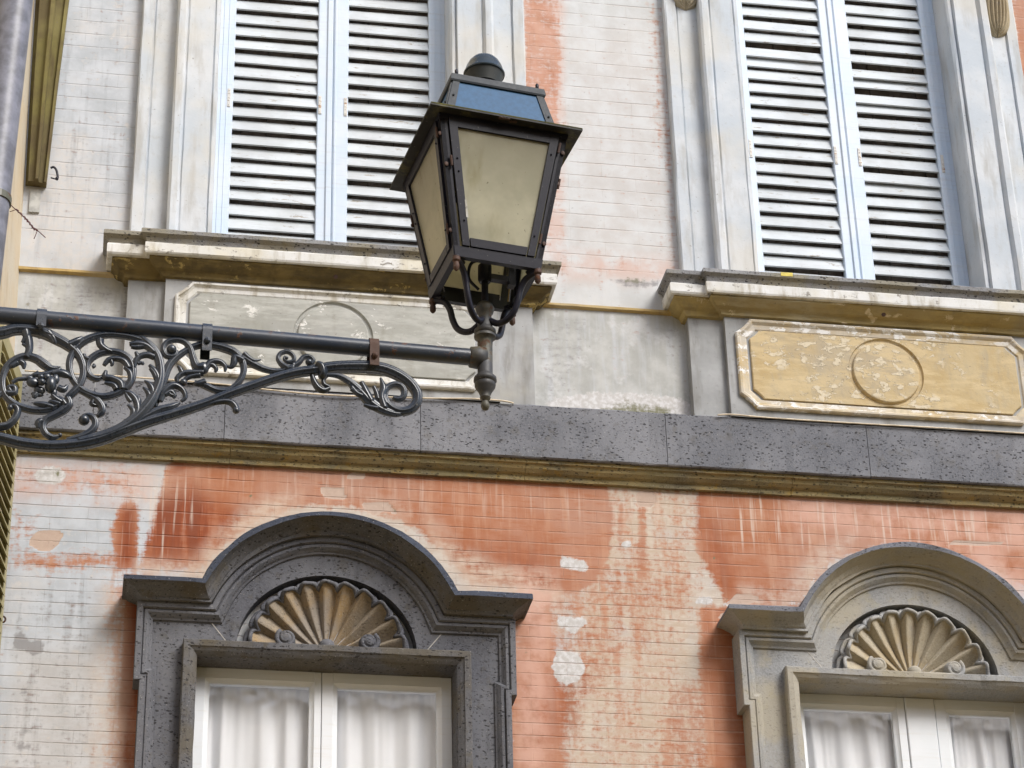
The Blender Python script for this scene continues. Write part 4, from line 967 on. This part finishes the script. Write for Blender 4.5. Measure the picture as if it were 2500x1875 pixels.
# lamp gear inside
mb = MB(); mb.tube([(0, 0, -.62), (0, 0, -.30)], .011, 12); mb.lathe([(.017, -.47), (.022, -.46), (.022, -.41), (.014, -.40)], seg=14)
mb.box(.0, .085, -.012, .012, -.458, -.440); mb.box(.075, .098, -.014, .014, -.47, -.30)
mb.tube(pcurve([(-.01, -.02, -.40), (-.05, -.02, -.42), (-.055, -.01, -.47), (-.02, 0, -.50)]), .005, 8)
mb.tube(pcurve([(.0, -.02, -.41), (.05, -.05, -.38), (.10, -.04, -.40)]), .004, 6)
lpart(mb, 'lamp_holder', IRON, None, True, 30)
mb = MB(); mb.ball((0, 0, -.24), .062, (1, 1, 1.5)); lpart(mb, 'bulb', m_plain('milky_bulb', (.55,.53,.42), .3), None, True)
# bracing arms under the body
for k in range(4):
    a = math.pi/4+k*math.pi/2; dx, dy = math.cos(a), math.sin(a); mb = MB()
    pr_ = [(.184, -.484), (.160, -.492), (.140, -.505), (.124, -.535), (.114, -.575), (.098, -.610), (.072, -.630), (.045, -.632), (.018, -.615)]
    mb.tube(pcurve([(r_*dx, r_*dy, z) for r_, z in pr_]), .0105, 10)
    mb.tube(pcurve([(.150*dx, .150*dy, -.485), (.175*dx, .175*dy, -.474), (.190*dx, .190*dy, -.484)]), [.012]*17, 8)
    lpart(mb, 'brace_arm', IRON, None, True)
    mb = MB(); mb.lathe([(.012, -.478), (.013, -.492), (.008, -.498), (.010, -.508), (.010, -.520), (.004, -.528)], (.186*dx, .186*dy), 10); lpart(mb, 'drop_finial', RUST, None, True, 40)
# post
mb = MB(); mb.lathe([(.010, -.540), (.024, -.552), (.030, -.566), (.026, -.582), (.020, -.590), (.024, -.632), (.026, -.640), (.034, -.646), (.034, -.656), (.030, -.660), (.034, -.664), (.034, -.672), (.024, -.680),
    (.0235, -.70), (.0235, -.800), (.027, -.806), (.035, -.815), (.036, -.826), (.030, -.832), (.033, -.838), (.031, -.848), (.020, -.866), (.015, -.880), (.017, -.884), (.014, -.890), (.009, -.896), (.013, -.906), (.0135, -.914), (.010, -.924), (.003, -.928)][::-1], seg=28)
lpart(mb, 'post', IRONM, None, True, 50)
# bracket plane: vertical, through the post axis
BD = Vector((.9989, .0469, 0)); BN = Vector((.0469, -.9989, 0)); A0 = Vector((LX, LY, LZ))
def bpl(px, py, off=0.0):
    r = Vector(ray(px, py)); c = Vector(CAM); t = (A0+BN*off-c).dot(BN)/r.dot(BN); return LI @ (c+r*t)
# arm pipe
pz = -2.626; ax0 = Vector((LX-.012, LY, pz))
mb = MB(); L_ = (LX - (-2.42))/BD.x
P0 = ax0; pts = [P0 - BD*(L_*i/40.) for i in range(41)]
mb.tube([LI @ p for p in pts], [.0265]*41, 20)
arm = lpart(mb, 'arm_pipe', IRONP, None, True)
mb = MB(); mb.tube([LI @ (P0+BD*.004), LI @ (P0-BD*.020), LI @ (P0-BD*.046), LI @ (P0-BD*.050)], [.030, .036, .033, .027], 20); lpart(mb, 'pipe_collar', IRONM, None, True)
mb = MB(); pe = P0 - BD*L_
mb.v = []; mb.add([tuple(LI @ (pe+BD*dx+Vector((0, 1, 0))*dy+Vector((0, 0, dz)))) for dx in (-.03, .02) for dy, dz in ((-.09, -.62), (.09, -.62), (.09, .12), (-.09, .12))], [(0,1,2,3),(7,6,5,4),(0,4,5,1),(1,5,6,2),(2,6,7,3),(3,7,4,0)])
lpart(mb, 'wall_plate', IRONB)

def c12(x, y): return x/3.687, 720+y/3.687
def c13(x, y): return 500+x/3.687, 780+y/3.687
SC = 810*3.687     # crop pixels per metre on the bracket plane
BNl = (LI.to_3x3() @ BN).normalized()
def scroll(mb, crop, pts, wd, fl=False, off=0.0, thick=None, n=7, end=None, mi=0):
    """pts (x,y) in crop pixels; wd list/number of widths in crop pixels."""
    if not hasattr(wd, '__len__'): wd = [wd]*len(pts)
    P = [Vector((p[0], p[1], w_)) for p, w_ in zip(pts, wd)]
    Q = pcurve(P, n)
    P3 = [bpl(*crop(q.x, q.y), off) for q in Q]; W = [max(q.z, 4)*1.27/SC/2 for q in Q]
    N_ = len(P3); seg = 24 if fl else 18; vs = []
    for i in range(N_):
        t = (P3[min(i+1, N_-1)]-P3[max(i-1, 0)]).normalized(); s_ = t.cross(BNl).normalized()
        for k in range(seg):
            ph = 2*math.pi*k/seg
            r_ = W[i]*(1-(.24*(.5-.5*math.cos(6*ph+math.pi)) if fl else .20*(.5-.5*math.cos(4*ph))))
            th_ = (thick if thick else .85)*1.15
            vs.append(P3[i] + s_*r_*math.cos(ph) + BNl*r_*th_*math.sin(ph))
    fs = [(i*seg+k, i*seg+(k+1) % seg, (i+1)*seg+(k+1) % seg, (i+1)*seg+k) for i in range(N_-1) for k in range(seg)]
    fs += [tuple(range(seg-1, -1, -1)), tuple((N_-1)*seg+k for k in range(seg))]
    mb.add(vs, fs, mi)
def knob(mb, crop, x, y, r_, off=.006, sc=(1, 1, 1)): mb.ball(bpl(*crop(x, y), off), r_/SC, sc)
def leafy(mb, crop, pts, wd, lobes=3, side=1, off=0.0):
    """an acanthus leaf: tapering ribbed blade with curled lobes along one side."""
    n = len(pts); W = [wd*(.55+.45*math.sin(math.pi*min(1, (i+.6)/n*1.05))) for i in range(n)]; W[-1] = wd*.28
    scroll(mb, crop, pts, W, True, off, .6)
    for q in range(lobes):
        f_ = (q+1)/(lobes+1)*(n-1); i = int(f_); a = Vector(pts[i]); b = Vector(pts[min(i+1, n-1)]); p = a.lerp(b, f_-i); t = (b-a).normalized(); s_ = Vector((-t.y, t.x))*side
        L_ = wd*.85
        scroll(mb, crop, [tuple(p), tuple(p+s_*L_*.55+t*L_*.25), tuple(p+s_*L_*.75+t*L_*.75)], [wd*.55, wd*.45, wd*.2], False, off+.004, .6, 4)

# bottom rail and big end loop
mb = MB()
scroll(mb, c12, [(-560,1130),(-380,1210),(-200,1262),(0,1290),(200,1338),(450,1362),(700,1345),(900,1302),(1100,1225),(1300,1152),(1500,1092),(1700,1030),(1880,968),(2043,901),(2243,831),(2443,761),(2643,706),(2830,678)],
       [70,74,78,82,84,84,86,90,94,86,78,76,74,74,74,76,78,80], True, 0, .9)
scroll(mb, c13, [(960,462),(1080,440),(1200,428),(1400,425),(1560,437),(1700,480),(1830,560),(1905,660),(1905,750),(1850,812),(1760,828),(1680,795),(1630,735),(1622,660),(1655,605),(1720,585),(1775,610),(1795,660),(1775,710),(1725,720),(1695,700)],
       [84,86,90,96,96,92,86,82,78,72,66,60,56,52,50,50,52,54,50,44,30], True, 0, .8)
scroll(mb, c13, [(1005,395),(1040,420),(1060,460),(1055,500),(1030,515)], [50,72,76,70,44], False, .008, 1.1)
rail = lpart(mb, 'scroll_rail', IRONB, None, True)
mb = MB()  # leaf inside the end loop
scroll(mb, c13, [(1090,500),(1200,508),(1300,560),(1400,650),(1490,745),(1600,815),(1720,850),(1800,840)], [30,46,62,80,86,72,52,30], True, .002, .6)
for pts, w_ in (([(1420,690),(1365,660),(1320,605)], [50,46,36]), ([(1400,650),(1340,640),(1316,625)], [40,36,30]), ([(1560,800),(1500,790),(1430,768)], [50,44,26]), ([(1520,770),(1490,745),(1450,740)], [36,30,22]),
                ([(1500,740),(1450,650),(1410,560)], [60,60,34]), ([(1620,800),(1590,700),(1610,620),(1582,525)], [60,62,56,16]), ([(1560,720),(1545,660),(1520,600)], [40,40,28]), ([(1640,760),(1610,690),(1640,600)], [36,40,30])):
    scroll(mb, c13, pts, w_, False, .006, .7)
lpart(mb, 'acanthus_leaf', IRONB, rail, True)
mb = MB()
scroll(mb, c13, [(965,500),(985,560),(1020,615),(1070,640),(1125,615)], [34,48,56,50,30]); scroll(mb, c13, [(1110,500),(1070,540),(1075,585),(1120,605)], [24,30,34,30])
scroll(mb, c13, [(330,335),(420,395),(540,450),(660,468),(760,440),(840,395),(885,345),(935,335),(975,365),(950,400),(915,388)], [50,56,50,44,46,44,40,38,36,34,30], True)
scroll(mb, c13, [(745,440),(690,402),(660,350),(685,305),(745,292),(795,325),(800,370),(755,385),(715,360),(725,330)], [56,44,38,36,36,36,34,30,26,20], True, .003)
knob(mb, c13, 938, 385, 34); knob(mb, c13, 735, 345, 18); scroll(mb, c13, [(800,400),(790,440),(760,470)], [40,46,40])
scroll(mb, c13, [(350,300),(400,345),(450,368),(508,360)], [36,38,30,12], False, .006, .6)
scroll(mb, c12, [(1880,985),(1960,965),(2040,960),(2100,985),(2140,1050)], [30,44,50,56,50], False, .004)
knob(mb, c12, 2125, 1040, 34)
lpart(mb, 'scroll_tip', IRONB, rail, True)
# right ring
mb = MB()
scroll(mb, c12, [(1400,1010),(1430,900),(1470,780),(1510,660),(1570,580),(1680,500),(1790,455),(1900,455),(2010,478),(2110,520),(2180,600),(2190,700),(2140,800),(2050,862),(1950,862),(1850,820),(1750,785)],
       [30,50,60,64,58,50,56,62,66,64,58,52,50,48,50,54,30], True)
scroll(mb, c12, [(1830,660),(1770,650),(1740,580),(1710,480),(1650,420),(1570,408),(1500,430),(1468,490),(1500,550),(1570,550),(1590,500)], [86,70,56,48,44,42,42,44,46,40,30], True, .004)
knob(mb, c12, 1545, 492, 46); knob(mb, c12, 1830, 660, 52, .004, (1, .7, 1.2))
for pts, w_ in (([(1850,660),(1900,605),(1975,600),(2025,640),(2025,690)], [50,52,46,36,18]), ([(1860,640),(1910,630),(1945,665),(1935,695)], [40,40,34,20]), ([(2190,590),(2120,560),(2105,610),(2080,650),(2035,640)], [60,56,50,34,20]),
                ([(1830,700),(1740,700),(1650,705),(1595,750),(1600,790)], [60,56,46,40,26]), ([(1850,780),(1780,800),(1740,790)], [56,50,20]), ([(1800,720),(1700,740),(1640,790)], [50,40,30]), ([(1640,700),(1620,660),(1600,640)], [40,34,20])):
    scroll(mb, c12, pts, w_, False, .006, .7)
knob(mb, c12, 1650, 790, 36)
lpart(mb, 'scroll_ring', IRONB, rail, True)
# middle stem with leaves
mb = MB()
scroll(mb, c12, [(700,1320),(900,1280),(1080,1215),(1220,1120),(1330,1000),(1400,880),(1440,760),(1440,640),(1410,540),(1350,460),(1285,395),(1270,372)], [60,80,90,96,92,84,76,70,70,64,46,18], True, .004)
scroll(mb, c12, [(1120,1200),(1290,1110),(1430,1040),(1540,1010),(1620,970)], [60,64,60,56,20], True, .003)
for pts, w_ in (([(1340,980),(1375,880),(1350,810),(1300,770)], [56,56,46,14]), ([(1300,1060),(1345,960),(1340,890),(1290,830)], [50,54,46,20]),
                ([(1200,1130),(1240,1040),(1225,950),(1175,890),(1120,870)], [60,60,50,44,26]), ([(1230,1000),(1250,950),(1240,910)], [40,36,20]), ([(1190,1110),(1200,1040),(1150,990)], [46,46,20]), ([(1180,960),(1150,920),(1130,880)], [36,36,20]),
                ([(1440,960),(1480,870),(1560,815),(1640,850),(1668,920),(1630,960)], [40,60,60,46,34,26]), ([(1480,900),(1540,870),(1570,905),(1560,930)], [46,44,34,18]), ([(1500,860),(1540,900),(1590,900)], [30,34,24]),
                ([(1425,820),(1420,740),(1390,680),(1345,630)], [56,54,48,26]), ([(1410,760),(1385,700),(1350,660)], [40,40,26]),
                ([(1390,560),(1330,540),(1260,555),(1220,600),(1205,650)], [56,56,48,44,30]), ([(1250,570),(1235,540),(1222,512)], [36,34,24]), ([(1240,620),(1280,610),(1285,630)], [30,30,18]),
                ([(1390,520),(1320,460),(1240,440),(1165,445)], [60,60,60,36]), ([(1310,460),(1230,470),(1180,465)], [46,46,36])):
    scroll(mb, c12, pts, w_, False, .007, .7)
lpart(mb, 'leaf_stem', IRONB, rail, True)
# centre spiral
mb = MB()
scroll(mb, c12, [(1340,440),(1230,395),(1100,368),(960,360),(830,385),(725,440),(655,525),(622,620),(640,730),(690,810),(780,880),(920,918),(1050,890),(1150,820),(1195,720),(1180,610),(1110,540),(1000,512),(890,530),(805,590),(780,660),(805,725),(870,758),(925,735)],
       [50,52,52,54,58,60,56,54,52,50,52,56,58,60,60,58,56,56,56,54,52,50,46,30], True)
for pts, w_ in (([(900,400),(905,450),(950,490),(1010,510)], [60,56,52,30]), ([(1160,660),(1120,600),(1050,575),(980,585),(935,635)], [50,52,48,44,30]), ([(1000,590),(1010,620),(1000,640)], [34,30,16]),
                ([(1130,850),(1175,780),(1170,700),(1120,650)], [40,44,44,26]), ([(1100,850),(1080,790),(1000,750),(945,740),(955,680)], [56,60,56,52,22]), ([(1050,850),(1020,810),(940,790)], [50,46,26]), ([(800,575),(765,560),(758,530)], [30,30,20]),
                ([(830,650),(850,640),(840,620)], [30,26,16])):
    scroll(mb, c12, pts, w_, False, .006, .75)
scroll(mb, c12, [(700,860),(800,905),(870,950),(915,1010),(915,1060),(875,1095)], [30,44,58,60,54,30], True)
scroll(mb, c12, [(840,950),(830,985),(880,1000)], [40,40,20]); scroll(mb, c12, [(930,980),(950,990),(958,1000)], [36,26,12])
scroll(mb, c12, [(740,1090),(800,1085),(848,1120),(855,1180),(810,1240),(720,1285),(600,1310)], [26,40,50,56,60,60,40], True)
knob(mb, c12, 755, 1128, 50)
lpart(mb, 'centre_scroll', IRONB, rail, True)
# left ring with flower
mb = MB()
scroll(mb, c12, [(-700,560),(-500,440),(-250,350),(0,345),(130,315),(260,318),(390,345),(500,395),(600,450),(690,525),(740,620),(748,720),(715,815),(650,890),(600,935)], [70,80,90,92,84,84,86,84,78,66,58,56,58,60,50], True)
scroll(mb, c12, [(600,930),(620,985),(570,1040),(480,1090),(410,1130),(385,1190),(410,1250),(470,1283),(540,1270)], [60,66,66,60,56,54,50,44,24], True, .004)
knob(mb, c12, 540, 1262, 20)
scroll(mb, c12, [(600,950),(540,990),(430,1035),(300,1040),(160,1000),(70,935),(25,850),(25,740),(70,640),(150,580),(240,555),(330,580),(400,630),(460,665),(545,650)], [50,60,60,58,56,54,52,52,56,60,60,66,70,56,14], True)
for pts, w_ in (([(230,320),(240,380),(200,430)], [70,60,24]), ([(250,380),(260,440),(262,500),(235,560)], [66,62,54,50]), ([(200,440),(230,455),(260,470)], [20,30,40]), ([(430,330),(480,390),(500,440)], [60,56,30]), ([(380,330),(450,380),(480,430)], [40,44,26]),
                ([(180,600),(210,620),(215,665)], [50,46,20]), ([(160,610),(110,640),(90,650)], [46,40,20]), ([(540,985),(470,965),(440,980)], [56,50,24]), ([(480,1010),(380,985),(300,975)], [50,50,24]), ([(60,880),(130,880),(130,830),(80,830),(100,870)], [46,44,40,34,26]),
                ([(520,920),(560,950),(590,990)], [26,50,50]), ([(380,1130),(350,1150),(345,1200)], [50,56,30]), ([(620,450),(700,410),(745,378)], [60,54,20]), ([(350,700),(250,750),(160,760),(110,790)], [40,34,34,30])):
    scroll(mb, c12, pts, w_, False, .007, .7)
scroll(mb, c12, [(-260,1330),(-160,1230),(0,1190),(70,1172),(135,1110),(160,1040),(130,1000),(80,1005)], [60,60,64,60,54,50,46,30], False, .004)
knob(mb, c12, 90, 1015, 26)
scroll(mb, c12, [(-620,700),(-520,640),(-380,640),(-280,740),(-280,880),(-380,980),(-520,980),(-600,880),(-560,800)], [50,54,56,58,58,56,50,44,30], True)
scroll(mb, c12, [(-380,980),(-200,1010),(-60,940),(10,880)], [44,52,52,44], True)
lpart(mb, 'ring_scroll', IRONB, rail, True)
mb = MB()
for x, y, r_, s_, o_ in ((300,790,62,(1,.6,.8),.01),(455,810,70,(.75,.8,1.2),.016),(355,860,52,(1,.6,.8),.008),(425,740,36,(1,.8,1),.02),(368,740,30,(1,.9,1),.02),(500,760,44,(.8,.6,1.2),.012),(335,895,44,(1.3,.5,.6),.006),(375,785,34,(1,1,1),.024),(485,880,36,(.8,.6,1.2),.012),(270,750,34,(1.2,.6,.7),.008)):
    knob(mb, c12, x, y, r_, o_, s_)
for pts, w_ in (([(470,710),(540,700),(600,720),(640,745)], [40,66,60,20]), ([(520,830),(570,850),(610,810)], [50,56,14]), ([(300,720),(400,712),(520,680),(545,650)], [36,44,34,12]), ([(470,900),(500,930),(560,960)], [40,46,30]), ([(330,880),(310,915),(340,905)], [40,40,12])):
    scroll(mb, c12, pts, w_, False, .012, .6)
lpart(mb, 'flower', IRONB, rail, True)
# clamps
for cx_, crop, y0_, y1_, mt_ in ((372, c12, 108, 322, IRONB), (1858, c12, 250, 540, IRONB), (1515, c13, 172, 450, RUST)):
    mb = MB(); q = bpl(*crop(cx_, (y0_+y1_)/2)); pl_ = LM @ q
    t = (pl_-P0).dot(BD); cc = P0+BD*t; hw = .0145
    zb_ = (LM @ bpl(*crop(cx_, y1_))).z; ring = []
    for i in range(21):
        a = math.pi*i/20; ring.append((.031*math.cos(a), .031*math.sin(a)))
    ring = [(.031, zb_-pz)] + ring + [(-.031, zb_-pz)]; inner = [(x*.86, y*.86 if y > 0 else y) for x, y in ring]
    vs = []
    for dx in (-hw, hw):
        for rr in (ring, inner): vs += [LI @ (cc+BD*dx+BN*x+Vector((0, 0, y))) for x, y in rr]
    k_ = len(ring); fs = []
    for i in range(k_-1):
        fs += [(i, i+1, 2*k_+i+1, 2*k_+i), (k_+i+1, k_+i, 3*k_+i, 3*k_+i+1), (i+1, i, k_+i, k_+i+1), (2*k_+i, 2*k_+i+1, 3*k_+i+1, 3*k_+i)]
    fs += [(0, k_, 3*k_, 2*k_), (k_-1, 3*k_-1, 4*k_-1, 2*k_-1)]
    mb.add(vs, fs); zm = -.5*(.031 + (pz-zb_))-.0
    b0 = LI @ (cc+BN*.034+Vector((0, 0, -.042))); b1 = LI @ (cc-BN*.034+Vector((0, 0, -.042))); mb.tube([b0, b1], .0075, 8); mb.ball(b0, .010, (1, 1, 1), 8, 5)
    lpart(mb, 'clamp', mt_, arm)

scn.cycles.use_preview_denoising = False
